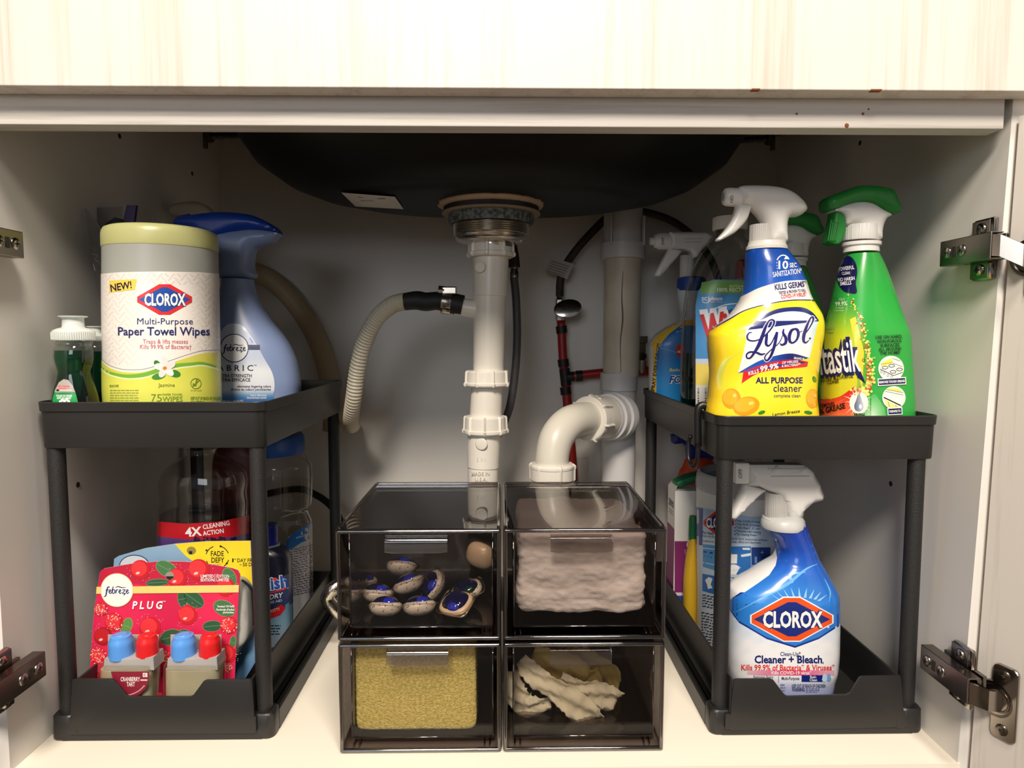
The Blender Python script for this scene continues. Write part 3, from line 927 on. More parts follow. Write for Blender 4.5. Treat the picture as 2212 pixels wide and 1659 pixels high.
cr = [at(1346, 586, WY-.0300), at(1343, 640, WY-.0300), at(1345, 690, WY-.03), at(1340, 740, WY-.0298), at(1341, 805, WY-.0297)]
obj('glue_run', tube(cr, [.0004, .0008, .0012, .0007, .0003], 8, 6), M('dried_glue', (120, 100, 84), .6), t, True, label='brown line of dried glue')

# dishwasher hose with rubber end and clamp
t = thing('drain_hose', tuple(at(760, 920, .98)), 'cream corrugated hose with black rubber end clamped to the white drain pipe', 'hose')
hp = [at(878, 650, .895), at(845, 660, .90), at(812, 690, .91), at(788, 738, .925), at(772, 800, .94), at(764, 860, .955), at(758, 900, .985), at(758, 914, 1.02), at(760, 920, 1.07), at(764, 918, 1.13)]
hose_m = milky('cream_hose_plastic', (226, 218, 198), .12, .4)
n_r = 78
obj('corrugated_tube', tube(hp, lambda s_: .0112+.0007*math.sin(s_*n_r*6.283), 22, 90), hose_m, t, True, auto=60)
rp = [at(873, 652, .895), at(900, 649, .895), at(920, 652, .895), at(945, 650, .895), at(975, 655, .895), at(1000, 660, .895)]
obj('rubber_sleeve', tube(rp, [.0115, .0125, .0125, .0122, .0138, .0138], 28, 5), rubber, t, True, auto=50)
cax = at(1000, 660, .895)-at(940, 651, .895); cax /= np.linalg.norm(cax)
c1 = at(955, 652, .895)
cl = obj('hose_clamp', lathe([(.0138, 0), (.0152, 0), (.0156, .0015), (.0156, .0115), (.0152, .013), (.0138, .013)], c1, 36, cax), nickel, t, True, auto=40)
s0 = at(957, 626, .885)
obj('clamp_screw', join(lathe([(0, 0), (.0055, 0), (.0055, .008), (.003, .009), (0, .009)], s0+[-.006, 0, 0], 8, (1, 0, -.1)), box(s0[0]-.001, s0[0]+.018, s0[1]-.005, s0[1]+.004, s0[2]-.006, s0[2]+.004, .0015)), nickel, cl)
for i in range(6):
    q = c1+cax*.0065+np.array([0, -.0157, -.006+i*.0024])
    obj('clamp_slot', box(q[0]-.0045, q[0]+.0045, q[1]-.0002, q[1]+.0012, q[2]-.0005, q[2]+.0005), dark_gap, cl)

# faucet spray hose behind the drain
t = thing('faucet_hose', tuple(at(1098, 900, .965)), 'dark grey faucet hose hanging just behind the white drain pipe', 'hose')
obj('hose_tube', tube([at(1110, 598, .955), at(1115, 650, .955), at(1117, 730, .955), at(1113, 800, .955), at(1103, 870, .955), at(1090, 910, .96), at(1070, 950, .97)], .0058, 16, 8), M('grey_braided_nylon', (74, 72, 74), .45, bump=(900, .4)), t, True)
obj('ferrule', lathe([(0, 0), (.0062, 0), (.0062, .008), (.0054, .009), (.0054, .014), (.0064, .015), (.0064, .02), (0, .02)], at(1111, 600, .955), 20), nickel_d, t, True, auto=40)
obj('connector', tube([at(1111, 578, .955), at(1110, 555, .955), at(1106, 520, .955), at(1104, 490, .955)], [.0085, .0075, .006, .0058], 16, 4), M('black_connector', (18, 18, 18), .5), t, True)

# hot water stub: red tube, valve and braided hose
PY = 1.12
red = M('red_pex', (150, 26, 24), .38)
crimp = M('black_crimp', (28, 26, 26), .5, .3)
t = thing('water_pipe', tuple(at(1238, 1060, PY)), 'red water tube with black crimp rings and tee on the back wall', 'pipe')
RP = PY/F
obj('riser', tube([at(1212, 690, PY), at(1215, 755, PY), at(1218, 800, PY)], 9.5*RP, 20, 4), red, t, True)
obj('branch', tube([at(1228, 814, PY), at(1300, 806, PY), at(1420, 800, PY)], 10*RP, 20, 4), red, t, True)
obj('drop', tube([at(1222, 828, PY), at(1228, 900, PY), at(1236, 1000, PY), at(1240, 1100, PY), at(1241, 1150, PY)], 10*RP, 20, 4), red, t, True)
obj('tee', join(tube([at(1219, 796, PY), at(1223, 832, PY)], 11.5*RP, 20, 1), tube([at(1220, 815, PY), at(1240, 813, PY)], 10.8*RP, 20, 1)), crimp, t, True, auto=40)
for x, y, dx, dy in ((1213, 712, 2, 16), (1217, 784, 2, 16), (1222, 844, 2, 16), (1251, 812, 14, -1)):
    obj('crimp_ring', tube([at(x-dx/2, y-dy/2, PY), at(x+dx/2, y+dy/2, PY)], 12*RP, 20, 1), crimp, t, True, auto=40)
vm = M('chrome_valve', (206, 204, 200), .15, 1)
t = thing('stop_valve', tuple(at(1212, 690, PY)), 'chrome stop valve with oval handle above the red tube', 'valve')
obj('body', lathe([(0, 0), (.0085, 0), (.0085, .014), (.0068, .016), (.0068, .026), (.0088, .027), (.0088, .034), (0, .034)], at(1211, 692, PY), 8), vm, t)
hc = at(1226, 668, PY-.03)
g = lathe([(0, 0), (.021, 0), (.0232, .002), (.0225, .006), (.015, .0075), (0, .0078)], (0, 0, 0), 36)
mt = Matrix.Translation(hc) @ Matrix.Rotation(math.radians(-10), 4, 'Y') @ Matrix.Rotation(math.radians(72), 4, 'X') @ Matrix.Diagonal((1, .66, 1, 1))
hd = obj('oval_handle', xform(g, mt), vm, t, True, auto=40)
obj('stem', tube([at(1212, 672, PY), hc], .004, 12, 1), vm, t, True)
ha = Art(lambda x, z: PY-.0378-(hc[2]-z)*.32, PY-.038, 0)
for dx, dy, s_ in ((-14, -3, 'H'), (-3, -6, 'O'), (7, -7, 'T')): ha.text(s_, 1226+dx, 668+dy+4, 4, 4, (60, 58, 56), .02, rot=10)
ha.build('handle_lettering', t, INK)
braid = M('braided_steel', (92, 82, 74), .35, .9, bump=(1400, .8, 1), var=(900, (48, 42, 38)))
t = thing('supply_hose', tuple(at(1210, 650, PY)), 'braided supply hose with paper tag curving up behind the grey waste pipe', 'hose')
obj('braided_tube', tube([at(1209, 640, PY), at(1211, 605, PY), at(1224, 570, PY-.005), at(1253, 530, PY-.01), at(1290, 490, PY-.005), at(1318, 462, PY), at(1340, 430, PY)], .0068, 16, 8), braid, t, True)
obj('ferrule', lathe([(0, 0), (.0075, 0), (.0075, .008), (.0062, .010), (.0062, .022), (0, .022)], at(1209, 658, PY), 16), vm, t, True, auto=40)
tg = [(1189, 556), (1240, 570), (1225, 603), (1174, 583)]
V = [at(x, y, PY-.016-(0 if i in (1, 2) else .004)) for i, (x, y) in enumerate(tg)]
tgo = obj('paper_tag', (V+[p+np.array([0, .0008, 0]) for p in V], [(0, 1, 2, 3), (7, 6, 5, 4), (0, 4, 5, 1), (1, 5, 6, 2), (2, 6, 7, 3), (3, 7, 4, 0)]), milky('tag_film', (206, 200, 192), .3), t)
ta = Art(lambda x, z: PY-.0205+(x-V[0][0])*.08, PY-.02, 0)
for i in range(5): ta.line([(1188-i*3+4, 564+i*5), (1226-i*3+4, 576+i*5)], 1.6, (110, 104, 98))
ta.build('tag_print', t, INK)
t = thing('supply_hose', tuple(at(1400, 780, PY)), 'braided supply hose arching to the right from the waste pipe top toward the bottles', 'hose')
obj('braided_tube', tube([at(1360, 452, PY), at(1392, 458, PY), at(1432, 469, PY), at(1466, 486, PY), at(1500, 515, PY), at(1540, 570, PY), at(1560, 650, PY), at(1566, 760, PY)], .0062, 16, 8), braid, t, True)
t = thing('stop_valve', tuple(at(1384, 800, PY)), 'chrome stop valve half hidden between the waste pipe and the blue bottle', 'valve')
obj('body', lathe([(0, 0), (.010, 0), (.010, .02), (.0078, .022), (.0078, .038), (.011, .039), (.011, .05), (0, .05)], at(1386, 790, PY), 8), vm, t)
obj('inlet', tube([at(1386, 800, PY), at(1386, 770, PY-.035)], .008, 14, 1), vm, t, True, auto=40)
t = thing('wall_hose', tuple(at(715, 860, 1.13)), 'thick beige hose arching against the back wall behind the blue-grey spray bottle', 'hose')
obj('hose_tube', tube([at(470, 590, 1.128), at(555, 590, 1.128), at(610, 625, 1.128), at(655, 680, 1.128), at(690, 745, 1.128), at(712, 820, 1.128), at(720, 880, 1.128), at(718, 930, 1.13)], .0165, 20, 8), M('beige_hose', (178, 160, 128), .5), t, True)

# ================================================================== two-tier racks
blk = M('black_matte_plastic', (33, 32, 31), .42, bump=(1100, .05))
blk_post = M('black_powder_coat', (32, 31, 31), .5, bump=(1600, .5))
def front_panel(o_px, Y, th):
    return puff(o_px, Y, th/2, .0007)
def rack(side, label, x0, x1, y0, y1, ztop, zbot, drawer_px, dx0, dx1, base_in):
    t = thing('shelf_rack', ((x0+x1)/2, (y0+y1)/2, 0), label, 'shelf rack', 'two-tier black racks')
    r = .014
    # upper tray with a stepped rim
    R = []
    for ins, z in ((.010, zbot), (.0035, zbot+.0005), (.003, zbot+.002), (.0022, ztop-.0105), (.0006, ztop-.0095), (0, ztop-.0008), (.0006, ztop), (.0018, ztop), (.0024, ztop-.0008), (.003, ztop-.010), (.005, zbot+.0045), (.008, zbot+.0035)):
        R.append(rrect(x0+ins, x1-ins, y0+ins, y1-ins, z, max(.003, r-ins)))
    obj('upper_tray', skin(R), blk, t, True, auto=35)
    bx0, bx1, by0, by1 = x0+base_in, x1-base_in-(.004 if side > 0 else 0), y0, y1
    # base frame: floor, side walls, back wall, low front sill and four corner sockets
    gs = [box(bx0+.002, bx1-.002, by0+.004, by1-.002, .0012, .0042, .0006),
          box(bx0, bx0+.0035, by0+.02, by1-.01, .0004, .022, .0008), box(bx1-.0035, bx1, by0+.02, by1-.01, .0004, .022, .0008),
          box(bx0+.01, bx1-.01, by1-.0035, by1, .0004, .022, .0008), box(bx0+.012, bx1-.012, by0, by0+.004, .0004, .0078, .0008)]
    obj('base_frame', join(*gs), blk, t)
    pc = []
    for cx, cy in ((bx0+.013, by0+.013), (bx1-.013, by0+.013), (bx0+.013, by1-.013), (bx1-.013, by1-.013)):
        rings = [rrect(cx-.013+i, cx+.013-i, cy-.013+i, cy+.013-i, z, .008) for i, z in ((.002, .0), (.0005, .0012), (0, .003), (.0004, .025), (.0018, .0268))]
        obj('corner_socket', skin(rings), blk, t, True, auto=40)
        pc.append((cx, cy))
    for cx, cy in pc:
        obj('post', lathe([(0, .0265), (.0083, .0265), (.0083, zbot+.001), (0, zbot+.001)], (cx, cy, 0), 24), blk_post, t, True, auto=40)
    # pull-out drawer with a notched front
    dy0, dy1 = y0-.004, y1-.012
    zt, zb = .0648, .0086
    gs = [box(dx0+.001, dx1-.001, dy0+.002, dy1, zb, zb+.003, .0006), box(dx0, dx0+.0026, dy0+.002, dy1, zb, zt, .0008),
          box(dx1-.0026, dx1, dy0+.002, dy1, zb, zt, .0008), box(dx0, dx1, dy1-.0026, dy1, zb, zt, .0008),
          box(dx0-.0045, dx0+.001, dy0+.012, dy1-.01, zb+.001, zb+.013, .0008), box(dx1-.001, dx1+.0045, dy0+.012, dy1-.01, zb+.001, zb+.013, .0008)]
    d = obj('drawer', join(*gs), blk, t)
    obj('drawer_front', front_panel(drawer_px, dy0+.0015, .003), blk, d, True, auto=35)
    fx = [at(p[0], p[1], dy0) for p in drawer_px]
    lo = min(p[2] for p in fx)
    obj('drawer_foot', box(dx0-.0045, dx0+.004, dy0+.0002, dy0+.006, lo+.0006, lo+.017, .0008), blk, d)
    obj('drawer_foot', box(dx1-.004, dx1+.0045, dy0+.0002, dy0+.006, lo+.0006, lo+.017, .0008), blk, d)
    return t
rack(-1, 'black two-tier rack on the left holding the wipes tub and the red scent pack', -.4724, -.2395, .668, 1.002, .3555, .3078,
     [(157, 1468), (163, 1466), (240, 1466), (247, 1469), (274, 1501), (281, 1504), (411, 1504), (418, 1501), (440, 1471), (447, 1468), (540, 1466), (545, 1469), (551, 1560), (553, 1583), (152, 1586), (153, 1560)], -.4452, -.2610, .0005)
rack(1, 'black two-tier rack on the right holding the yellow and green spray bottles', .2193, .4522, .668, 1.036, .3402, .2942,
     [(1584, 1468), (1590, 1466), (1662, 1465), (1670, 1468), (1694, 1500), (1701, 1503), (1827, 1500), (1836, 1496), (1856, 1463), (1863, 1460), (1940, 1459), (1945, 1461), (1951, 1540), (1952, 1570), (1576, 1577), (1577, 1545)], .2385, .4195, .0005)
# black hook hung over the right rack's rim
t = thing('rail_hook', (.2165, .722, .27), 'small black hook hung over the left rim of the right rack', 'hook')
hy = .722
obj('strap', tube([(.2285, hy, .322), (.2275, hy, .336), (.2245, hy, .3445), (.2195, hy, .3455), (.2155, hy, .341), (.2152, hy, .325), (.2160, hy, .30)], [.0042]*7, 10, 5), M('black_hook_plastic', (16, 16, 16), .4), t, True)
obj('hook_wire', tube([(.2160, hy, .31), (.2160, hy-.001, .295), (.2155, hy+.002, .2805), (.2130, hy+.010, .2765), (.2115, hy+.019, .283), (.2120, hy+.022, .300), (.2135, hy+.020, .309)], .0024, 12, 6), M('black_hook_plastic', (16, 16, 16), .35), t, True)

# ================================================================== smoked stacking drawers
smoke = clear('smoked_acrylic', (150, 142, 139), 1.0, .015, .022)
smoke_f = clear('smoked_acrylic_front', (212, 207, 203), 1.0, .015, .018)
smoke_d = clear('smoked_acrylic_drawer', (150, 143, 141), 1.0, .015, .018)
smoke_b = clear('smoked_acrylic_back_shade', (78, 74, 73), 1.0, .015, .02)  # same acrylic; the darkness behind the drawers is put into its tint
smoke_rim = clear('smoked_acrylic_rim', (120, 112, 110), 1.5, .05, .10)
smoke_h = clear('smoked_acrylic_handle', (196, 190, 186), 1.6, .04, .08)
BF, BB = .645, .843
def bin_unit(x0, x1, z0, z1, label):
    t = thing('stacking_drawer', ((x0+x1)/2, (BF+BB)/2, z0), label, 'drawer', 'smoked stacking drawers')
    th = .0026
    # case: one continuous shell, open at the front
    for nm, g in (('case_top', box(x0, x1, BF, BB, z1-th, z1, .0009)), ('case_bottom', box(x0, x1, BF, BB, z0, z0+th, .0009)),
                  ('case_side', box(x0, x0+th, BF, BB, z0+th, z1-th, .0007)), ('case_side', box(x1-th, x1, BF, BB, z0+th, z1-th, .0007)),
                  ('case_back', box(x0+th, x1-th, BB-th, BB, z0+th, z1-th, .0007))):
        obj(nm, g, smoke_b if nm == 'case_back' else smoke, t)
    # polished front rim and the stacking ridge round the top
    rr = .0022
    c = [(x0+rr, BF-.0006, z0+rr), (x1-rr, BF-.0006, z0+rr), (x1-rr, BF-.0006, z1-rr), (x0+rr, BF-.0006, z1-rr)]
    obj('front_rim', join(*[tube([c[i], c[(i+1) % 4]], rr, 12, 1) for i in range(4)]), smoke_rim, t, True, auto=50)
    e = .0016
    obj('stacking_ridge', join(box(x0+.003, x1-.003, BB-.006, BB-.003, z1, z1+e*2.2, .0006), box(x0+.001, x0+.0042, BF+.004, BB-.003, z1, z1+e, .0006), box(x1-.0042, x1-.001, BF+.004, BB-.003, z1, z1+e, .0006)), smoke_rim, t)
    # inner drawer
    d0, d1 = x0+.0095, x1-.0075
    yf, yb = BF+.0115, BB-.008
    q0, q1 = z0+.0075, z1-.005
    tw = .0021
    dr = obj('inner_drawer', join(box(d0, d1, yf, yb, q0, q0+tw, .0006), box(d0, d0+tw, yf, yb, q0+tw, q1, .0006), box(d1-tw, d1, yf, yb, q0+tw, q1, .0006), box(d0+tw, d1-tw, yb-tw, yb, q0+tw, q1, .0006)), smoke_d, t)
    obj('drawer_front', box(d0, d1, yf-tw, yf, q0, q1, .0008), smoke_f, dr)
    ce = [(d0+.001, yf-.0006, q0+.001), (d1-.001, yf-.0006, q0+.001), (d1-.001, yf-.0006, q1-.001), (d0+.001, yf-.0006, q1-.001)]
    obj('drawer_edge', join(*[tube([ce[i], ce[(i+1) % 4]], .0009, 8, 1) for i in range(4)]), smoke_rim, dr, True)
    # folded lip handle
    hx = (x0+x1)/2-.003; hw = .0312
    zt = q1-.004
    V = []
    prof = [(0, zt), (-.006, zt+.0005), (-.0085, zt-.001), (-.0095, zt-.006), (-.0092, zt-.0125), (-.0085, zt-.0162), (-.0068, zt-.0162), (-.0072, zt-.0125), (-.0075, zt-.006), (-.0065, zt-.003), (-.005, zt-.0016), (0, zt-.0018)]
    rings = []
    for i in range(9):
        x = hx-hw+2*hw*i/8
        tp = 1 if 0 < i < 8 else .93
        rings.append([(x, yf-tw+p[0], zt+(p[1]-zt)*(tp if p[1] < zt-.012 else 1)) for p in prof])
    obj('handle', skin(rings), smoke_h, t, True, auto=35)
    # paired runners on the case floor
    for sx in (x0+.012, x0+.0175, x1-.0175, x1-.012):
        obj('runner', lathe([(0, 0), (.0008, .0004), (.0008, .034), (0, .0344)], (sx, BF+.006, z0+th+.0004), 8, (0, 1, .0)), smoke_rim, t, True)
    return d0, d1, yf, yb, q0+tw
BZ = .1146
B1 = bin_unit(-.1648, -.0014, BZ+.0028, .2312, 'smoked clear drawer with detergent pods, upper left of the four')
B2 = bin_unit(.0006, .1636, BZ+.0028, .2312, 'smoked clear drawer stuffed with white padding, upper right of the four')
B3 = bin_unit(-.1648, -.0014, .0004, BZ, 'smoked clear drawer with a yellow sponge, lower left of the four')
B4 = bin_unit(.0006, .1636, .0004, BZ, 'smoked clear drawer with crumpled pale gloves, lower right of the four')

# ---- detergent pods
pod_w = M('pod_powder', (232, 218, 200), .35, speck=(420, (110, 106, 108), .27), coat=.4, bump=(400, .1))
pod_n = M('pod_gel_navy', (16, 16, 62), .06, coat=1)
pod_b = M('pod_gel_blue', (40, 52, 190), .06, coat=1)
pod_g = M('pod_gel_green', (8, 52, 34), .08, coat=1)
pod_p = M('pod_powder_plain', (236, 206, 168), .35, coat=.5)
film = clear('pod_film', (232, 226, 218), 1.2, .08, .06)
POD_R = .0156
def make_pod(loc, label, lobe2=pod_b, powder=pod_w):
    t = thing('detergent_pod', loc, label, 'detergent pod', 'dishwasher pods in the drawer')
    b = np.array(loc, float)
    def shell(h, sgn, sx=1, sy=1, ox=0, oy=0, seg=28, n=7, ex=2.6):
        rings = []
        for i in range(n+1):
            th = math.pi/2*i/n
            z = h*math.sin(th)*sgn; s_ = max(.02, math.cos(th)**.8)
            ring = []
            for k in range(seg):
                a = 2*math.pi*k/seg; c, q = math.cos(a), math.sin(a)
                ring.append((b[0]+ox+sx*POD_R*1.1*s_*math.copysign(abs(c)**(2/ex), c), b[1]+oy+sy*POD_R*s_*math.copysign(abs(q)**(2/ex), q), b[2]+.0115+z))
            rings.append(ring)
        return skin(rings)
    obj('powder_base', shell(.0114, -1, 1.04, 1.04), powder, t, True)
    obj('top_pad', shell(.0045, 1, 1.02, 1.02), powder, t, True)
    obj('gel_lobe', shell(.0092, 1, .86, .86), pod_n, t, True)
    obj('gel_swirl', shell(.0080, 1, .50, .52, .0025, -.0060), lobe2, t, True)
    ring0, ring1 = [], []
    rg = random.Random(int(abs(loc[0])*1e5))
    for k in range(40):
        a = 2*math.pi*k/40; c, q = math.cos(a), math.sin(a)
        j = .0008*math.sin(3*a+1)
        ring0.append((b[0]+POD_R*1.08*math.copysign(abs(c)**.76, c), b[1]+POD_R*.98*math.copysign(abs(q)**.76, q), b[2]+.0115))
        ring1.append((b[0]+POD_R*1.32*math.copysign(abs(c)**.55, c), b[1]+POD_R*1.18*math.copysign(abs(q)**.55, q), b[2]+.0115+j*2))
    obj('film_skirt', skin([ring0, ring1, [(p[0], p[1], p[2]-.0003) for p in ring1], [(p[0], p[1], p[2]-.0003) for p in ring0]], closed=True), film, t, True)
    return t
fz = B1[4]+.0006
def pod(px, py, Y, label, rot=(0, 0, 0), z=None, **k):
    p = at(px, py, Y)
    loc = (p[0], Y, fz if z is None else z)
    o = make_pod(loc, label, **k)
    o.rotation_euler = rot
    return o
pod(832, 1317, .678, 'speckled white and blue detergent pod, front left in the drawer', (-.38, .05, .1))
pod(907, 1320, .679, 'speckled white and blue detergent pod, front middle in the drawer', (-.42, -.04, .15))
pod(992, 1322, .682, 'detergent pod tipped toward the viewer, front right in the drawer', (.42, -.08, -.5), z=fz+.004, powder=pod_p)
pod(815, 1290, .714, 'detergent pod lying behind the front left one', (-.3, .1, .2))
pod(890, 1280, .712, 'big tilted detergent pod lying across the middle of the pile', (-.35, -.35, .1), z=fz+.0125)
pod(950, 1282, .722, 'detergent pod standing on edge between the middle and right pods', (.2, -1.0, .2), z=fz+.012)
pod(1014, 1284, .716, 'detergent pod with green gel at the right of the pile', (.15, -.35, .2), z=fz+.004, lobe2=pod_g)
pod(866, 1262, .748, 'detergent pod at the back top of the pile', (-.55, .1, .1), z=fz+.018)
p = at(1036, 1262, .775)
o = make_pod((p[0]-.002, .757, fz+.034), 'plain tan detergent pod standing on its side at the right back', powder=pod_p)
o.rotation_euler = (-1.45, .25, -.3)
p = at(765, 1300, .745)
make_pod((p[0]+.006, .752, fz), 'detergent pod at the far left behind the others').rotation_euler = (0, .1, .9)

# ---- white padding
def padding():
    x0, x1, y0, y1, z0 = B2[0]+.0035, B2[1]-.0045, B2[2]+.006, B2[3]-.01, B2[4]+.003
    z1 = .2235
    bm = bmesh.new()
    bmesh.ops.create_cube(bm, size=1)
    bmesh.ops.subdivide_edges(bm, edges=bm.edges[:], cuts=44, use_grid_fill=True)
    V = []
    for v in bm.verts:
        c = v.co*2
        # squared-off pillow
        n = 14
        k = (abs(c.x)**n+abs(c.y)**n+abs(c.z)**n)**(1/n)
        c = c/k*max(abs(c.x), abs(c.y), abs(c.z))
        p = Vector(((x0+x1)/2+c.x*(x1-x0)/2*.985, (y0+y1)/2+c.y*(y1-y0)/2*.96, (z0+z1)/2+c.z*(z1-z0)/2*.96))
        q = Vector((p.x*34, p.y*34, p.z*62))
        d = noise.noise(q)*.0034+noise.noise(Vector((p.x*120, p.y*120, p.z*260)))*.0015+noise.noise(p*36+Vector((5, 0, 0)))*.002
        nn = Vector((c.x**5, c.y**5, c.z**5))
        if nn.length > 1e-6: nn.normalize()
        p += nn*(d-.0012)
        V.append(tuple(p))
    bm.verts.index_update()
    g = (V, [tuple(v.index for v in f.verts) for f in bm.faces]); bm.free()
    o = obj('padding_bundle', g, M('white_fleece', (226, 214, 208), .85, bump=(260, .6, 6), sss=.15), smooth=True, base=((x0+x1)/2, (y0+y1)/2, z0))
    tag(o, 'bundle of fluffy white padding filling the upper right drawer', 'padding')
padding()

# ---- sponges
def sponge(x0, x1, y0, y1, z0, z1, mat, name, label, cut=40):
    bm = bmesh.new()
    bmesh.ops.create_cube(bm, size=1)
    bmesh.ops.subdivide_edges(bm, edges=bm.edges[:], cuts=cut, use_grid_fill=True)
    V = []
    for v in bm.verts:
        c = v.co*2
        n = 16
        k = (abs(c.x)**n+abs(c.y)**n+abs(c.z)**n)**(1/n)
        c = c/k*max(abs(c.x), abs(c.y), abs(c.z))
        p = Vector(((x0+x1)/2+c.x*(x1-x0)/2, (y0+y1)/2+c.y*(y1-y0)/2, (z0+z1)/2+c.z*(z1-z0)/2))
        d = noise.noise(p*420)*.0007
        V.append(tuple(p+Vector((c.x**7, c.y**7, c.z**7))*d))
    bm.verts.index_update()
    g = (V, [tuple(v.index for v in f.verts) for f in bm.faces]); bm.free()
    o = obj(name, g, mat, smooth=True, base=((x0+x1)/2, (y0+y1)/2, z0))
    tag(o, label, 'sponge')
    return o
ym = M('yellow_sponge_foam', (252, 236, 150), .8, bump=(700, 1.0, 2), var=(420, (222, 198, 98)), speck=(300, (255, 252, 225), .13))
a0, a1 = at(771, 1500, .672)[0], at(1030, 1500, .672)[0]
sponge(a0, a1, .664, .700, B3[4]+.0008, .1035, ym, 'sponge', 'yellow open-cell foam sponge standing in the lower left drawer')
sponge(a0-.001, a1-.006, .7015, .735, B3[4]+.0008, .1068, M('orange_sponge_foam', (196, 84, 40), .8, bump=(700, .8)), 'sponge', 'orange sponge standing just behind the yellow one', 20)

# ---- crumpled gloves
gl_m = M('pale_latex', (236, 226, 196), .55, sss=.2, bump=(240, .25))
gl_y = M('pale_yellow_latex', (228, 206, 130), .55, sss=.2, bump=(240, .25))
def ribbon(ctrl, wds, mat, parent, seed, th=.0009):
    """soft sheet strip following control points (px,py,Y), with folds"""
    C_ = [np.append(at(*c), w_) for c, w_ in zip(ctrl, wds)]
    P = catmull(C_, 10); n = len(P); m = 12
    V = []
    for side in (0, 1):
        for i in range(n):
            t_ = P[min(i+1, n-1)][:3]-P[max(i-1, 0)][:3]; t_ /= np.linalg.norm(t_)
            u_ = np.cross(t_, np.array([0, -1, 0.])); u_ /= np.linalg.norm(u_)
            v_ = np.cross(u_, t_)
            for j in range(m+1):
                s_ = j/m*2-1
                fold = .0024*math.sin(s_*5+i*.35+seed)+.0034*noise.noise(Vector((i*.35, s_*4, seed)))+.0012*noise.noise(Vector((i*.9, s_*9, seed)))
                edge = 1+.22*noise.noise(Vector((i*.6, seed, 2*s_)))
                p = P[i][:3]+u_*P[i][3]*s_*edge+v_*fold+np.array([0, th*side, 0])
                V.append(p)
    Fq = []
    for i in range(n-1):
        for j in range(m):
            a = i*(m+1)+j; b = a+n*(m+1)
            Fq.append((a, a+1, a+m+2, a+m+1)); Fq.append((b, b+m+1, b+m+2, b+1))
    for i in range(n-1):
        for j in (0, m):
            a = i*(m+1)+j; b = a+n*(m+1); Fq.append((a, a+m+1, b+m+1, b))
    for j in range(m):
        for i in (0, n-1):
            a = i*(m+1)+j; b = a+n*(m+1); Fq.append((a, a+1, b+1, b))
    return obj('glove_fold', (V, Fq), mat, parent, True)
t = thing('rubber_glove', (.07, .70, B4[4]), 'crumpled pair of pale thin gloves in the lower right drawer', 'gloves')
ribbon([(1125, 1425, .70), (1160, 1465, .69), (1215, 1500, .684), (1265, 1545, .686), (1285, 1575, .692)], [.008, .012, .013, .016, .013], gl_m, t, 1)
ribbon([(1105, 1450, .705), (1112, 1495, .70), (1140, 1525, .698), (1190, 1520, .70)], [.007, .013, .012, .008], gl_m, t, 2.2)
ribbon([(1330, 1520, .70), (1290, 1500, .692), (1240, 1485, .69), (1210, 1465, .69)], [.016, .014, .010, .007], gl_m, t, 3.1)
ribbon([(1150, 1415, .725), (1210, 1440, .72), (1260, 1480, .718), (1300, 1470, .722)], [.010, .020, .022, .014], gl_y, t, 4.3)
ribbon([(1215, 1520, .712), (1240, 1550, .712), (1280, 1555, .715)], [.010, .016, .010], gl_y, t, 5.2)
ribbon([(1200, 1420, .735), (1260, 1430, .74), (1310, 1460, .74), (1312, 1500, .74)], [.012, .016, .016, .010], gl_y, t, 6.2)

# chrome tube looping out from behind the drawers, and a black cable
t = thing('chrome_hose', tuple(at(720, 1330, .868)), 'curved chrome tube looping out beside the left drawers', 'hose')
obj('tube', tube([at(815, 1262, .90), at(770, 1258, .89), at(728, 1266, .868), at(707, 1292, .866), at(729, 1320, .868), at(770, 1334, .885), at(830, 1340, .91)], .0092, 20, 8), M('shiny_chrome_tube', (224, 216, 200), .2, 1, bump=(700, .3)), t, True)
t = thing('power_cable', tuple(at(690, 1075, 1.10)), 'black cable curving across the back wall behind the left rack post', 'cable')
obj('cable', tube([at(560, 1070, 1.13), at(640, 1056, 1.12), at(684, 1070, 1.10), at(716, 1094, 1.09), at(738, 1128, 1.08), at(756, 1190, 1.07), at(800, 1260, 1.08)], .0058, 14, 8), M('black_cable_sheath', (18, 18, 18), .5), t, True)

# ================================================================== shared print pieces
def diamond(a, cx, cy, w_, h_, red_c, blue_c, txt_w, txt_h, edge=None, dx=0):
    """six-sided badge with white capitals"""
    def hexa(sw, sh):
        k = .10*sw
        return [(cx-sw/2, cy-sh*.09), (cx-k, cy-sh/2), (cx+k, cy-sh/2), (cx+sw/2, cy-sh*.09), (cx+sw/2, cy+sh*.09), (cx+k, cy+sh/2), (cx-k, cy+sh/2), (cx-sw/2, cy+sh*.09)]
    if edge: a.poly(hexa(w_*1.04, h_*1.06), edge); a.up()
    a.poly(hexa(w_, h_), red_c); a.up()
    a.poly([(cx-w_*.475, cy), (cx-w_*.05, cy-h_*.40), (cx+w_*.05, cy-h_*.40), (cx+w_*.475, cy), (cx+w_*.05, cy+h_*.40), (cx-w_*.05, cy+h_*.40)], blue_c); a.up()
    a.text('CLOROX', cx+dx, cy+txt_h/2, txt_h, txt_w, (18, 34, 110), .07, align='c'); a.up()
    a.text('CLOROX', cx+dx, cy+txt_h/2, txt_h, txt_w, WHITE, .035, align='c')
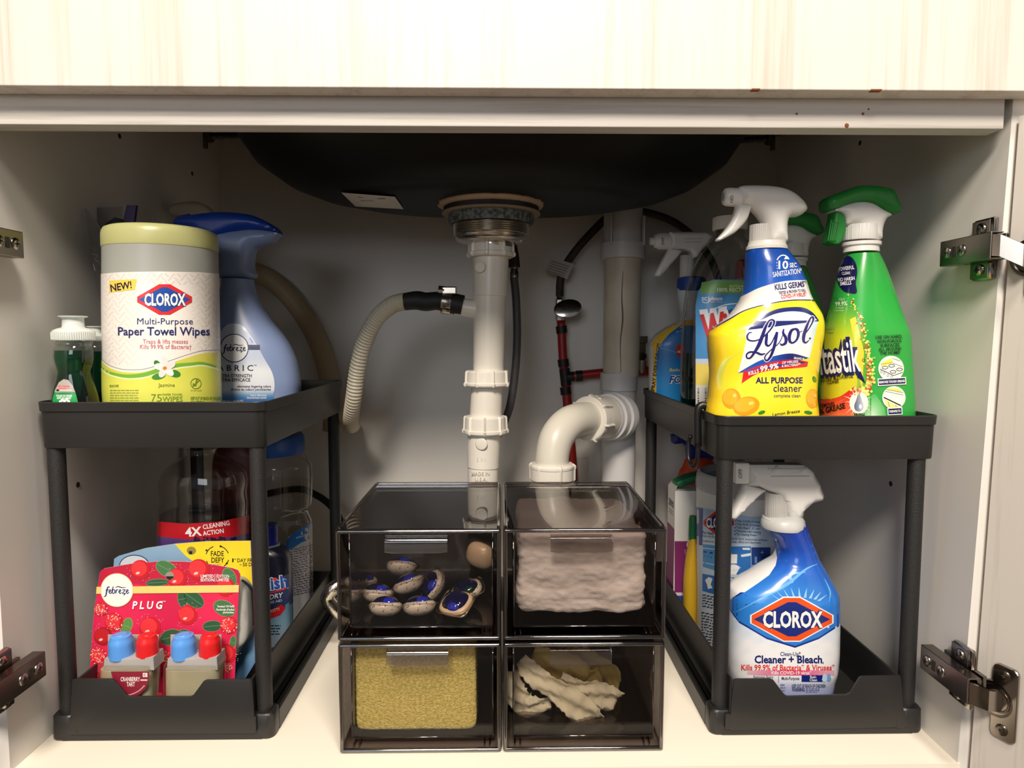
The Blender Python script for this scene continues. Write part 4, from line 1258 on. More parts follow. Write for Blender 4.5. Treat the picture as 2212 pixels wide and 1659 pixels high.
def script_febreze(a, x, y, w_, col, k=1):
    """joined lower-case script word; x,y = left end of the baseline, w_ = width"""
    u = w_/52.
    def S_(pts, wd=1.7): a.line([(x+p[0]*u, y+p[1]*u) for p in pts], [q*u*k for q in wd] if isinstance(wd, (list, tuple)) else wd*u*k, col, 5, step=0)
    S_([(-2, 7), (2, 5), (4, -4), (6, -12), (9, -14), (10, -12)], [1, 2, 2.4, 2.2, 1.6, 1])
    S_([(1.5, -6.5), (5, -7.4), (8.5, -7.6)], 1.3)
    S_([(8, -3), (11, -4), (13, -6), (11.5, -8), (9.6, -6), (9.4, -2), (11.5, 0), (14.5, -2)], 1.6)
    S_([(18, -15), (16, -7), (15.3, -1)], [1.4, 2, 2]); S_([(15.5, -2), (17, -7), (20, -8), (21.2, -5), (20, -1), (17.5, 0), (15.5, -2)], 1.6)
    S_([(24.6, -8), (23.6, -3), (23.2, 0)], 2); S_([(23.6, -4), (25.5, -7.4), (28, -8)], 1.6)
    S_([(29, -3), (32, -4), (34, -6), (32.5, -8), (30.6, -6), (30.4, -2), (32.5, 0), (35.5, -2)], 1.6)
    S_([(37, -7.6), (43, -7.6), (37.5, -.2), (43.5, -.2), (40, 4)], 1.5)
    S_([(44.5, -3), (47.5, -4), (49.5, -6), (48, -8), (46, -6), (45.8, -2), (48, 0), (51.5, -2.4)], 1.6)
    S_([(22, -12), (28, -14.5), (36, -12.5), (46, -13)], [.6, 1.6, 1.5, .5])
def smalltext(a, x0, x1, y0, dy, n, h, col, seed=0, rot=0):
    """rows of print too fine to read in the photograph"""
    rg = random.Random(seed)
    for i in range(n):
        x = x0
        y = y0+i*dy
        end = x1-(rg.random()*.25*(x1-x0) if i % 3 == 2 else 0)
        while x < end:
            l = min(rg.uniform(3, 11), end-x)
            if l > 1: a.rect(x, y+(x-x0)*rot, x+l, y+h+(x-x0)*rot, col, step=0)
            x += l+1.6

# ================================================================== upper left tray
ZT1 = .3125
# ---- wipes tub
lt = Loft(.742, [(486, 219, 470, None, 2), (524, 218, 471, None, 2), (560, 218, 472, None, 2), (700, 219, 475, None, 2), (880, 222, 479, None, 2)], ZT1)
t = thing('wipes_canister', lt.base(), 'tall white tub of paper towel wipes with a pale yellow-green lid', 'wipes canister')
LR = float(lt.par(np.array([.5]))[1][0]); zl = at(346, 524, .742-LR)[2]
obj('tub', lt.geo(zhi=zl), M('translucent_grey_tub', (158, 160, 154), .35), t, True, auto=40)
rings = []
for s_, z in ((1.0, zl-.0005), (1.008, zl+.001), (1.006, zl+.012), (.995, zl+.016), (.965, zl+.0195), (.90, zl+.0212), (.82, zl+.0205), (.78, zl+.0175)):
    rings.append([(float(lt.par(np.array([zl]))[0][0])+LR*s_*math.cos(2*math.pi*k/64), .742+LR*s_*math.sin(2*math.pi*k/64), z) for k in range(64)])
obj('lid', skin(rings), M('yellow_green_lid', (190, 190, 130), .35), t, True, auto=40)
a = Art(lt, .68, 8)
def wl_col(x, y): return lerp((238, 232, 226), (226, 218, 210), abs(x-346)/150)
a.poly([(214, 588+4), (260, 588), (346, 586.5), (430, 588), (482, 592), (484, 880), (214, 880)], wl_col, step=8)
a.up()
# embossed herringbone weave, printed in pale grey
rg = random.Random(4)
for j in range(26):
    for i in range(20):
        x, y = 224+i*13.2+(j % 2)*6.6, 594+j*8.2
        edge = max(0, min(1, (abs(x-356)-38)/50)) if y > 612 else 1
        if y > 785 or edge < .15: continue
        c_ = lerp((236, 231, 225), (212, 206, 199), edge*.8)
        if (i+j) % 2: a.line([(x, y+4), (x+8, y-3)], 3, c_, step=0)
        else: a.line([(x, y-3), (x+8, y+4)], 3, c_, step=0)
a.up()
# swooping bands
top = [(214, 772), (228, 788), (245, 798), (270, 804), (305, 804), (335, 797), (370, 784), (405, 772), (440, 763), (484, 762)]
mid = [(214, 790), (228, 804), (245, 812), (275, 818), (310, 816), (345, 806), (380, 796), (410, 792), (440, 790), (484, 802)]
def band(a, up_, lo, col): a.poly(list(map(tuple, catmull(up_, 6)))+list(map(tuple, catmull(lo, 6)))[::-1], col)
a.line([(x, y-6) for x, y in top], .9, (120, 124, 130), 6)
band(a, top, [(x, 880) for x, _ in mid], lambda x, y: lerp((214, 206, 92), (196, 206, 66), (y-760)/70)); a.up()
band(a, [(x, y-12+abs(x-340)*.045) for x, y in mid], mid, (112, 172, 52)); a.up()
a.line(mid, 3, (236, 236, 190), 6)
band(a, [(x, y+1) for x, y in mid], [(x, 880) for x, _ in mid], ramp([(795, (206, 214, 82)), (835, (220, 220, 92)), (875, (200, 206, 84))])); a.up()
# jasmine flower
for cx, cy, rx, ry, ro, c_ in ((340, 786, 9, 6, -50, (52, 120, 44)), (343, 813, 15, 7, 12, (70, 138, 50)), (377, 807, 13, 8, -15, (60, 128, 48))): a.ell(cx, cy, rx, ry, c_, ro)
a.up()
for k in range(5):
    th = math.radians(90+72*k+8)
    a.ell(357+11*math.cos(th), 794-11*math.sin(th), 12.5, 7.5, (240, 234, 230) if k % 2 else (228, 220, 216), math.degrees(th)); a.up()
a.ell(356, 795, 4.6, 4, (232, 150, 60)); a.up(); a.ell(356, 795, 2, 2, (206, 100, 30))
a.L = 3
a.poly(rotp([(237, 606), (296, 603), (292, 626), (237, 632)], 0, (260, 615)), (246, 200, 84)); a.up()
a.text('NEW!', 241, 630, 15, 46, (16, 18, 50), .025, .05, 10)
a.L = 3
diamond(a, 355.5, 647, 117, 66, (214, 42, 44), (30, 74, 160), 88, 25, dx=1)
a.L = 4
tn = (30, 36, 100)
a.text('Multi-Purpose', 297, 700.5, 13.5, 119, tn); a.text('Paper Towel Wipes', 256, 724, 17.5, 196, tn, .018)
a.text('Traps & lifts messes', 309, 742, 9.3, 96, (196, 92, 104)); a.text('Kills 99.9% of Bacteria†', 303, 753.5, 9.3, 110, (196, 92, 104))
a.L = 7
a.text('Jasmine', 342, 835.5, 8, 35, (90, 110, 40)); gg = (112, 138, 40)
a.text('7', 327, 867, 16, 10.5, gg, step=0); a.text('5', 339, 867, 16, 11, gg, step=0); a.text('PAPER TOWEL', 351, 854.5, 4.5, 43, gg, .01); a.text('WIPES', 351, 867, 10.5, 43, gg, .012)
a.ring(422, 828.5, 11, 11, 1.5, gg); a.line([(414, 836), (430, 821)], 1.4, gg); a.line([(423, 823), (421, 834)], 3, gg); a.rect(415, 828, 419, 834, gg); a.ell(424, 821, 1.8, 1.8, gg)
a.text('DO NOT FLUSH', 411, 845, 3, 23, gg)
a.text('KEEP OUT OF REACH OF CHILDREN', 411, 863.5, 6.5, 66, gg, .02); a.text('CAUTION:', 411, 872, 6.5, 30, gg, .02)
a.text('BLEACH-FREE', 239, 836, 5, 19, gg, .02); smalltext(a, 240, 300, 842, 5.4, 6, 2.2, (150, 158, 70), 3)
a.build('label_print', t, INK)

# ---- blue-grey fabric spray
fb = Loft(.846, [(601, 477, 549, .021, 2.2), (615, 476, 551, .021, 2.2), (642, 466, 559, .023, 2.2), (692, 436, 589, .030, 2.3), (720, 414, 611, .034, 2.3), (753, 395, 631, .037, 2.4), (790, 383, 644, .039, 2.4), (839, 374, 651, .040, 2.5), (900, 374, 651, .040, 2.5)], ZT1)
t = thing('fabric_spray', fb.base(), 'grey-blue fabric spray bottle with a dark blue curved top, beside the wipes tub', 'spray bottle')
lav = M('lavender_grey_plastic', (132, 150, 190), .36)
obj('bottle', fb.geo(), lav, t, True, auto=50)
hd = [(475, 601), (478, 570), (474, 545), (468, 528), (430, 512), (440, 500), (512, 498), (552, 495), (604, 504), (600, 514), (588, 526), (566, 534), (553, 541), (548, 556), (547, 578), (549, 601)]
obj('spray_head', puff(hd, .846, .019, .014, 5), lav, t, True, auto=50)
tp = [(386, 477), (392, 474), (421, 467), (485, 461), (546, 467), (580, 481), (600, 494), (605, 505), (596, 502), (552, 501), (512, 506), (473, 520), (440, 512), (420, 497), (388, 490)]
obj('blue_top', puff(tp, .846, .0205, .011, 4), M('royal_blue_plastic', (20, 62, 160), .35), t, True, auto=50)
obj('nozzle', lathe([(0, 0), (.007, 0), (.009, .004), (.010, .016), (0, .016)], at(384, 482, .846), 20, (1, 0, .1)), M('royal_blue_plastic', (20, 62, 160), .35), t, True, auto=40)
a = Art(fb, .81, 9)
lab = [(505, 699), (526, 706), (551, 739), (570, 773), (587, 803), (593, 828), (591, 852), (584, 868), (500, 880), (430, 868), (424, 850), (421, 828), (428, 803), (444, 773), (463, 739), (486, 706)]
a.poly(lab, ramp([(700, (206, 214, 228)), (740, (182, 196, 222)), (775, (196, 206, 226)), (800, (232, 236, 240)), (842, (226, 230, 238)), (856, (90, 140, 190)), (870, (30, 78, 140))]), 5, step=6); a.up()
a.rect(530, 745, 561, 756, (40, 50, 92)); a.up()
a.ell(506.5, 752, 31, 31, (40, 46, 88), n=40); a.up(); a.ell(506.5, 752, 29, 29, (232, 234, 238), n=40); a.up()
script_febreze(a, 482, 758, 50, (22, 24, 58), 1.25)
a.text('FABRIC', 457, 801, 12.5, 90, (26, 28, 52), .012, space=1); a.text('™', 548, 792, 4, 6, (26, 28, 52))
a.text('EXTRA STRENGTH', 470, 815, 7, 74, (26, 28, 52), .015); a.text('EXTRA EFFICACE', 470, 824, 7, 71, (26, 28, 52), .015)
a.text('eliminates lingering odors', 513, 837, 5.3, 72, (40, 44, 70), .01); a.text('élimine les odeurs persistantes', 499, 843.5, 5.3, 86, (40, 44, 70), .01)
a.text('Fabric Refresher', 541, 856, 4.6, 36, WHITE, .01); a.text('Désodorisant textile', 534, 861, 4.2, 42, WHITE, .01)
a.text('800 mL (1.69 US PT)', 482, 868, 4, 44, WHITE, .01)
a.rect(541, 729, 544, 741, (120, 140, 190), 32)
a.build('label_print', t, INK)

# ---- dish soap
green = clear('green_soap', (30, 132, 84), .5, .05, .02)
cpet = clear('clear_bottle_plastic', (232, 240, 236), 1.0, .03, .05)
def soap(Yc, dx, dy, label, ka=1.0):
    s2 = Loft(Yc, [(742+dy, 124+dx, 196+dx, .011, 2), (748+dy, 119+dx, 199+dx, .013, 2.3), (757+dy, 114+dx, 202+dx, .0145, 2.3), (773+dy, 113+dx, 203+dx, .015, 2.3), (790+dy, 117+dx, 200+dx, .0145, 2.2), (804+dy, 121+dx, 196+dx, .0135, 2.2), (818+dy, 119+dx, 199+dx, .014, 2.2), (840+dy, 113+dx, 207+dx, .0155, 2.3), (872+dy, 108+dx, 215+dx, .0165, 2.4), (920, 108+dx, 216+dx, .0165, 2.4)], ZT1)
    if ka != 1: s2.R[:, 2] *= ka
    t = thing('dish_soap', s2.base(), label, 'soap bottle')
    obj('bottle', s2.geo(), cpet, t, True, auto=50)
    obj('liquid', s2.geo(shrink=.0012, zhi=at(160, 757+dy, Yc)[2], zlo=s2.z0+.0015), green, t, True, auto=50)
    p = at(160+dx, 735+dy, Yc); k = Yc/F*ka
    capm = milky('frosted_cap', (222, 228, 224), .25)
    pr_ = [(0, 0), (39.5*k, 0), (40*k, .001), (40*k, 18*k), (38*k, 21*k), (30*k, 25*k), (22*k, 27*k), (21*k, 29*k), (20*k, 46*k), (22*k, 48*k), (27*k, 49*k), (27.5*k, 50.5*k), (26*k, 51.5*k), (0, 51.8*k)]
    cp = obj('cap', lathe(pr_, p, 44), capm, t, True, auto=35)
    for i in range(30):
        th = math.pi+math.pi*(i+.5)/30
        q = (p[0]+40*k*math.cos(th), p[1]+40*k*math.sin(th))
        obj('cap_rib', box(q[0]-.00035, q[0]+.00035, q[1]-.0005, q[1]+.0005, p[2]+.0008, p[2]+17*k), capm, cp)
    obj('neck', lathe([(0, -.006), (34*k, -.006), (35*k, -.003), (32*k, 0), (0, 0)], p, 36), cpet, t, True, auto=40)
    return t, s2
t, s2 = soap(.689, 0, 0, 'small bottle of green dish soap at the front left of the upper tray')
a = Art(s2, .672, 10)
a.poly([(113, 880), (115, 860), (120, 842), (128, 826), (138, 819), (148, 821), (157, 832), (164, 850), (169, 870), (170, 880)], lambda x, y: (168, 160, 154) if y < 848 else (24, 150, 74), 0, step=3); a.up()
a.rect(126, 833, 151, 836, (226, 96, 100), -3); a.rect(127, 838, 144, 840, (226, 96, 100), -3); a.ell(125.5, 843, 3, 2.2, (20, 20, 40)); a.rect(130, 842, 156, 843.6, (226, 222, 218))
a.line([(117, 849), (135, 849), (162, 848)], 1, (20, 70, 44))
a.text('TOUGH ON GREASE', 122, 857, 4, 34, WHITE, .03); a.text('SOFT ON HANDS', 124, 862, 4, 30, WHITE, .03)
for dx, dy in ((-9, -4), (-5, -8), (0, -6), (5, -9), (9, -5), (0, 0)): a.ell(140+dx, 872+dy, 3, 3.4, WHITE)
a.build('label_print', t, INK)
soap(.737, 46, 2, 'small bottle of green dish soap half hidden behind the wipes tub', .62)

# ---- clear zip bag against the left wall, and a white trigger top far behind
t = thing('zip_bag', (-.474, .77, ZT1), 'clear plastic zip bag with purple seal standing behind the wipes tub', 'plastic bag')
fm = clear('bag_film', (206, 206, 212), 1.0, .12, .08)
bagp = [(184, 452), (208, 470), (224, 500), (228, 600), (214, 600), (204, 540), (196, 500)]
obj('bag_side', puff([(183, 450), (225, 496), (240, 640), (212, 640), (200, 560)], .765, .0008, .0003), fm, t)
obj('bag_panel', puff([(186, 450), (264, 446), (262, 520), (240, 640), (226, 500)], .80, .0008, .0003), fm, t)
obj('fold_edge', tube([at(184, 450, .768), at(205, 478, .77), at(224, 505, .775)], .0009, 8, 4), milky('bag_fold', (206, 206, 208), .3), t, True)
obj('purple_seal', puff([(276, 444), (296, 444), (291, 482), (268, 478)], .80, .0035, .0012), M('purple_seal', (58, 40, 92), .4), t, True, auto=40)
obj('dark_content', puff([(228, 485), (250, 470), (282, 478), (292, 500), (250, 520)], .815, .004, .002), M('dark_blue_content', (34, 34, 66), .5), t)
bl = Art(lambda x, z: .7605, .76, 0)
bl.line([(199, 536), (207, 535), (204, 544)], 1.4, (84, 84, 84)); bl.line([(200, 548), (212, 552), (205, 560), (214, 566)], 2, (84, 84, 84)); bl.line([(202, 570), (206, 585)], 2, (96, 96, 96))
bl.build('bag_print', t, INK)
t = thing('spray_bottle', tuple(at(440, 800, .955)), 'off-white spray trigger rising behind the dark blue bottle top, at the back', 'spray bottle')
wm = M('off_white_plastic', (206, 196, 180), .45)
obj('spray_head', puff([(373, 447), (390, 441), (420, 437), (440, 441), (455, 452), (466, 470), (460, 490), (452, 520), (418, 520), (412, 490), (395, 470), (373, 465)], .955, .013, .006, 4), wm, t, True, auto=50)
wb_ = Loft(.955, [(520, 414, 456, .014, 2), (560, 404, 470, .020, 2.2), (640, 392, 488, .024, 2.4), (720, 392, 488, .024, 2.4)], ZT1)
obj('bottle', wb_.geo(32, .006), wm, t, True, auto=50)

# ================================================================== lower left drawer
ZD = .0122
# ---- clear floor cleaner bottle
fc = Loft(.815, [(974, 402, 470, .018, 2), (984, 404, 468, .018, 2), (990, 398, 472, .020, 2), (1006, 374, 502, .030, 2.2), (1035, 346, 533, .039, 2.5), (1062, 340, 539, .041, 2.6), (1090, 344, 537, .040, 2.6), (1117, 341, 539, .041, 2.6), (1300, 341, 539, .041, 2.6)], ZD)
t = thing('cleaner_bottle', fc.base(), 'large clear cleaner bottle with a red and purple label behind the scent packs', 'cleaner bottle')
obj('bottle', fc.geo(), clear('dusky_clear_plastic', (224, 220, 216), 1.0, .03, .05), t, True, auto=50)
obj('liquid', fc.geo(shrink=.0016, zlo=fc.z0+.002, zhi=at(440, 1112, .80)[2]), clear('pale_violet_liquid', (186, 178, 184), .6, .03, .03), t, True, auto=50)
obj('dip_tube', tube([(float(fc.R[0, 1]), .815, ZD+.01), (float(fc.R[0, 1]), .815, float(fc.z1))], .004, 12, 1), milky('dip_tube', (90, 88, 88), .2), t, True)
a = Art(fc, .775, 10)
a.poly([(338, 1126), (400, 1131), (470, 1127), (541, 1112), (541, 1152), (470, 1164), (400, 1165), (338, 1158)], (190, 20, 34)); 
a.poly([(338, 1158), (400, 1165), (470, 1164), (541, 1152), (541, 1300), (338, 1300)], lambda x, y: lerp((84, 62, 120), (60, 36, 96), (y-1160)/60)); a.up()
a.text('4X', 401, 1159, 18.5, 36, WHITE, .03, 0, 5); a.text('CLEANING', 439, 1143, 9.5, 58, WHITE, .02, 0, 9); a.text('ACTION', 439, 1157, 9.5, 45, WHITE, .02, 0, 8)
rg = random.Random(2)
for i in range(46): a.ell(420+rg.random()*90, 1160+rg.random()*14, 2+rg.random()*3, 1.5+rg.random()*2, (36, 24, 52), n=8)
a.build('label_print', t, INK)
# ---- dark red bottle behind it
db = Loft(.886, [(968, 470, 560, .016, 2.4), (985, 462, 570, .018, 2.6), (1010, 458, 574, .019, 2.6), (1300, 458, 574, .019, 2.6)], ZD)
t = thing('cleaner_bottle', db.base(), 'dark red bottle standing behind the large clear cleaner bottle', 'cleaner bottle')
obj('bottle', db.geo(32, .006), M('dark_red_plastic', (84, 18, 18), .4), t, True, auto=50)
obj('cap', lathe([(0, 0), (.016, 0), (.016, .009), (.013, .011), (0, .011)], (float(db.R[0, 1]), .886, db.z1-.0005), 28), M('dark_red_cap', (70, 14, 14), .4), t, True, auto=40)
# ---- rinse aid
ra = Loft(.872, [(1180, 556, 600, .012, 2.6), (1186, 545, 606, .016, 2.6), (1205, 524, 626, .021, 2.8), (1230, 516, 632, .022, 3), (1300, 514, 633, .022, 3), (1400, 514, 633, .022, 3)], ZD)
t = thing('rinse_aid_bottle', ra.base(), 'dark navy rinse aid bottle with a blue cap beside the rack post', 'rinse aid bottle')
obj('bottle', ra.geo(), M('dark_navy_plastic', (16, 18, 34), .3), t, True, auto=50)
p = (float(ra.R[-1, 1]), .872, ra.z1-.001)
obj('cap', lathe([(0, 0), (.0138, 0), (.0138, .024), (.0128, .027), (0, .0275)], p, 32), M('deep_blue_cap', (18, 32, 128), .35), t, True, auto=40)
obj('neck_ring', lathe([(0, -.005), (.0165, -.005), (.016, .001), (0, .001)], p, 32), M('pale_blue_ring', (120, 126, 142), .4), t, True, auto=40)
a = Art(ra, .85, 8)
a.poly([(514, 1322), (600, 1318), (627, 1298), (634, 1312), (634, 1400), (514, 1400)], ramp([(1298, (90, 130, 160)), (1345, (130, 166, 190)), (1380, (150, 170, 190))]), step=8)
a.poly([(514, 1250), (560, 1262), (634, 1236), (634, 1300), (600, 1320), (514, 1322)], lambda x, y: lerp((22, 28, 60), (60, 70, 110), (x-560)/70), step=8); a.up()
a.text('finish', 552, 1278, 26, 71, (200, 210, 224), .07, .05, 8); a.up(); a.text('finish', 552, 1278, 26, 71, (34, 72, 158), .03, .05, 8)
a.ell(594, 1251, 4, 4, (214, 60, 50)); a.line([(552, 1284), (590, 1279), (623, 1268)], 3.5, (200, 40, 50), 4)
a.text('JET-DRY', 556, 1300, 10, 58, (214, 220, 230), .02, .25, 11); a.text('RINSE AID', 572, 1306, 5, 38, (196, 204, 220), .01, .1, 11)
a.poly([(514, 1328), (580, 1322), (606, 1306), (617, 1312), (606, 1328), (580, 1338), (514, 1344)], (196, 30, 38)); a.up()
a.text('SPOTTY', 582, 1324, 6, 24, (230, 190, 180), .02, 0, 16); smalltext(a, 584, 606, 1350, 6, 4, 2.4, (34, 50, 80), 5)
a.build('label_print', t, INK)
# ---- big clear jug with blue screw cap
jg = Loft(.948, [(984, 510, 650, .030, 2), (990, 504, 654, .031, 2.1), (1002, 492, 666, .036, 2.2), (1018, 484, 675, .039, 2.4), (1060, 483, 676, .039, 2.4), (1105, 484, 675, .039, 2.4), (1118, 492, 666, .036, 2.3), (1128, 490, 669, .036, 2.3), (1145, 484, 675, .039, 2.4), (1400, 484, 676, .039, 2.4)], ZD)
t = thing('clear_jug', jg.base(), 'clear jug with a wide blue screw cap at the back of the left drawer', 'jug')
obj('jug_body', jg.geo(), clear('dusky_clear_plastic', (224, 220, 216), 1.0, .03, .05), t, True, auto=50)
obj('liquid', jg.geo(shrink=.0015, zlo=jg.z0+.002, zhi=at(600, 1048, .93)[2]), clear('clear_liquid', (228, 228, 224), .5, .03, .03), t, True, auto=50)
p = (float(jg.R[-1, 1]), .948, jg.z1)
obj('cap', lathe([(0, -.001), (.050, -.001), (.0505, .004), (.0495, .021), (.047, .025), (0, .0255)], p, 48), M('bright_blue_cap', (26, 84, 168), .35), t, True, auto=40)
a = Art(jg, .91, 9)
a.poly([(600, 1400), (612, 1240), (616, 1180), (622, 1160), (645, 1146), (669, 1130), (680, 1128), (680, 1400)], (176, 174, 176)); a.up()
a.poly([(616, 1186), (620, 1165), (632, 1153), (669, 1130), (680, 1127), (680, 1160), (650, 1172), (630, 1186)], (30, 98, 168)); a.up()
a.text('INSTRUCTIONS', 640, 1164, 4, 30, (180, 200, 220), .02, 0, 18)
smalltext(a, 628, 676, 1186, 5.2, 20, 2.4, (96, 94, 112), 8, -.22)
a.build('label_print', t, INK)

# ---- scented oil packs
def tilt(Y0, z0, k): return lambda x, z: Y0+(z-z0)*k
leaf = lambda a, cx, cy, rx, ry, ro, c_: (a.ell(cx, cy, rx+1.2, ry+1.2, lerp(c_, (220, 220, 180), .35), ro, n=18, step=0), a.up(), a.ell(cx, cy, rx, ry, c_, ro, n=18, step=0), a.up(), a.line(rotp([(cx-rx*.9, cy), (cx+rx*.9, cy)], ro, (cx, cy)), 1, lerp(c_, (160, 200, 150), .5), step=0), a.up(-2))
YP2 = .735
tf2 = tilt(YP2, .02, .10)
t = thing('scent_pack', (-.34, YP2, ZD), 'blue and yellow scent refill card pack behind the red one', 'air freshener pack', 'scent refill packs')
card2 = [(246, 1222), (247, 1207), (256, 1201), (314, 1184), (381, 1174), (447, 1169), (542, 1168), (546, 1271), (552, 1430), (528, 1469), (524, 1500), (246, 1500)]
cm = M('card_board', (206, 208, 210), .5)
g = puff(card2, YP2, .0008, .0003, yfun=lambda x, z: (z-.02)*.10)
obj('card', g, cm, t)
a = Art(lambda x, z: YP2-.0008+(z-.02)*.10, YP2, 0)
a.poly(card2, ramp([(1170, (150, 180, 206)), (1215, (124, 158, 190)), (1280, (140, 176, 206)), (1380, (120, 160, 196)), (1470, (80, 120, 160))]), step=10); a.up()
a.poly([(378, 1175), (447, 1169), (541, 1168), (545, 1262), (480, 1256), (440, 1240), (421, 1215), (403, 1202), (390, 1188)], (242, 216, 40)); a.poly([(440, 1240), (480, 1256), (545, 1262), (546, 1300), (440, 1300)], (226, 228, 226)); a.up()
a.ell(291, 1222, 33, 24, (36, 50, 90), n=36); a.up(); a.ell(291, 1222, 31, 22, (196, 204, 212), n=36); a.up()
a.ell(414, 1189, 10, 8.5, (150, 132, 60)); a.up(); a.rect(409, 1190, 416, 1197, (24, 24, 20))
a.L = 3
a.text('FADE', 470, 1201, 11, 28, BLACK, .015, align='c'); a.text('DEFY', 471, 1215, 11, 28, BLACK, .015, align='c'); a.text('PLUG™', 470, 1221, 3, 16, BLACK, align='c')
for a0, a1 in ((20, 80), (110, 165), (200, 250), (295, 345)): a.ring(470, 1203, 25, 24, 1.8, BLACK, a0, a1)
for x, y, ro in ((476, 1180, 0), (446, 1190, 70), (492, 1216, 200)): a.poly(rotp([(x, y-3), (x+5, y), (x, y+3)], ro, (x, y)), BLACK)
a.text('1', 502, 1214, 8, 3, BLACK, .02); a.text('st', 506, 1209, 3.5, 5, BLACK, .01); a.text('DAY FRESH', 513, 1214, 8, 48, BLACK, .015); a.text('to', 518, 1221, 4, 5, BLACK); a.text('50 DAYS', 525, 1223, 8, 36, BLACK, .015)
a.build('card_print', t, CARD)
obj('blister', puff([(480, 1256), (515, 1250), (533, 1262), (541, 1285), (543, 1350), (538, 1378), (526, 1392), (515, 1410), (480, 1410)], YP2-.014, .013, .006, 4, yfun=lambda x, z: (z-.02)*.10), milky('blister_plastic', (196, 194, 188), .3), t, True, auto=45, label='clear moulded blister')
obj('blister_shadow_edge', tube([at(522, 1253, YP2-.003), at(540, 1268, YP2-.002), at(547, 1290, YP2), at(548, 1350, YP2)], .0016, 8, 6), M('blister_edge_shade', (30, 34, 40), .4), t, True)  # dark tube added as the shadow along the blister's edge
YP1 = .704
k1 = .07
t = thing('scent_pack', (-.35, YP1, ZD), 'cranberry red scent refill pack in front with two oil bottles', 'air freshener pack', 'scent refill packs')
card1 = [(193, 1470), (202, 1338), (211, 1271), (216, 1238), (219, 1232), (225, 1228), (280, 1218), (347, 1212), (403, 1213), (459, 1219), (503, 1227), (514, 1231), (519, 1240), (514, 1316), (507, 1468), (506, 1525), (190, 1525)]
obj('card', puff(card1, YP1, .0008, .0003, yfun=lambda x, z: (z-.02)*k1), cm, t)
a = Art(lambda x, z: YP1-.0008+(z-.02)*k1, YP1, 0, lay=.0001)
a.poly(card1, lambda x, y: lerp((204, 30, 74), (224, 40, 84), math.sin(x*.03)*.5+.5) if y > 1262 else (190, 30, 62), step=9); a.up()
def berry(cx, cy, r, sugar=False, dark=False):
    c0 = (160, 22, 34) if dark else (196, 26, 40)
    a.ell(cx, cy, r, r, c0, n=22, step=0); a.up()
    a.ell(cx-r*.12, cy-r*.1, r*.8, r*.78, (224, 52, 58) if not dark else (190, 30, 40), n=20, step=0); a.up()
    rg = random.Random(int(cx*7+cy))
    if sugar:
        for i in range(60):
            th, q = rg.random()*6.28, math.sqrt(rg.random())*r*.98
            a.ell(cx+q*math.cos(th), cy+q*math.sin(th), .6+rg.random()*1.3, .6+rg.random(), (246, 206, 196) if rg.random() < .7 else (206, 90, 90), n=5, step=0)
    else:
        a.ell(cx-r*.25, cy+r*.35, r*.22, r*.13, (255, 190, 180), 20, n=10, step=0)
        for i in range(18):
            th, q = rg.random()*6.28, r*(.95+rg.random()*.5)
            a.ell(cx+q*math.cos(th), cy+q*math.sin(th), .5+rg.random()*.6, .5+rg.random()*.4, (244, 180, 186), n=5, step=0)
    a.up(-2)
L1, L2 = (70, 116, 70), (46, 88, 58)
for q in ((340, 1258, 24, 7, 4, L2), (361, 1229, 25, 15, -28, L1), (394, 1294, 9, 17, 10, L2), (419, 1294, 24, 15, -35, L2), (485, 1314, 24, 16, -25, L1), (459, 1352, 20, 11, 5, L2), (370, 1376, 24, 16, 15, L2), (274, 1352, 11, 18, -25, (96, 140, 70)), (496, 1246, 13, 20, 28, L1), (503, 1388, 6, 15, -10, L1), (400, 1364, 10, 4, -10, L2)):
    leaf(a, *q)
a.up(3)
for q in ((304, 1230, 21), (383, 1248, 21), (430, 1230, 23), (488, 1268, 20), (406, 1328, 21), (325, 1355, 23), (224, 1374, 20, False, True), (490, 1412, 21), (205, 1460, 12, False, True)): berry(*q)
for q in ((219, 1316, 15), (247, 1343, 20), (495, 1350, 19), (213, 1416, 18), (354, 1416, 15), (491, 1440, 11)): berry(*q[:3], sugar=True)
a.up(3)
a.poly([(210, 1267), (517, 1263), (516, 1279), (209, 1282)], (246, 208, 120)); a.up()
a.ell(254, 1274, 35.5, 36.5, (230, 196, 140), n=44); a.up(); a.ell(254, 1274, 34, 35, (246, 240, 232), n=44); a.up()
script_febreze(a, 228, 1281, 53, (34, 46, 110), 1.2)
a.text('PLUG', 287, 1314, 16, 66, WHITE, .03, .18, space=1); a.text('™', 352, 1301, 4, 7, WHITE)
a.text('LIMITED', 435, 1247, 6.5, 28, WHITE, .02); a.text('EDITION', 435, 1255, 6.5, 28, WHITE, .02); a.rect(465, 1239, 466, 1256, WHITE); a.text('ÉDITION', 469, 1247, 6.5, 27, WHITE, .01); a.text('LIMITÉE', 469, 1255, 6.5, 27, WHITE, .01)
a.text('Scented Oil Refill', 471, 1311, 4.5, 36, WHITE, .02); a.text('Recharge d’huiles', 469, 1318, 4.5, 38, WHITE, .02); a.text('parfumées', 483, 1324, 4.5, 23, WHITE, .02)
a.ell(368, 1243, 9.5, 9, (150, 140, 132), n=24); a.up(); a.poly([(359, 1244), (377, 1244), (375, 1248), (368, 1252), (362, 1249)], (30, 26, 24))
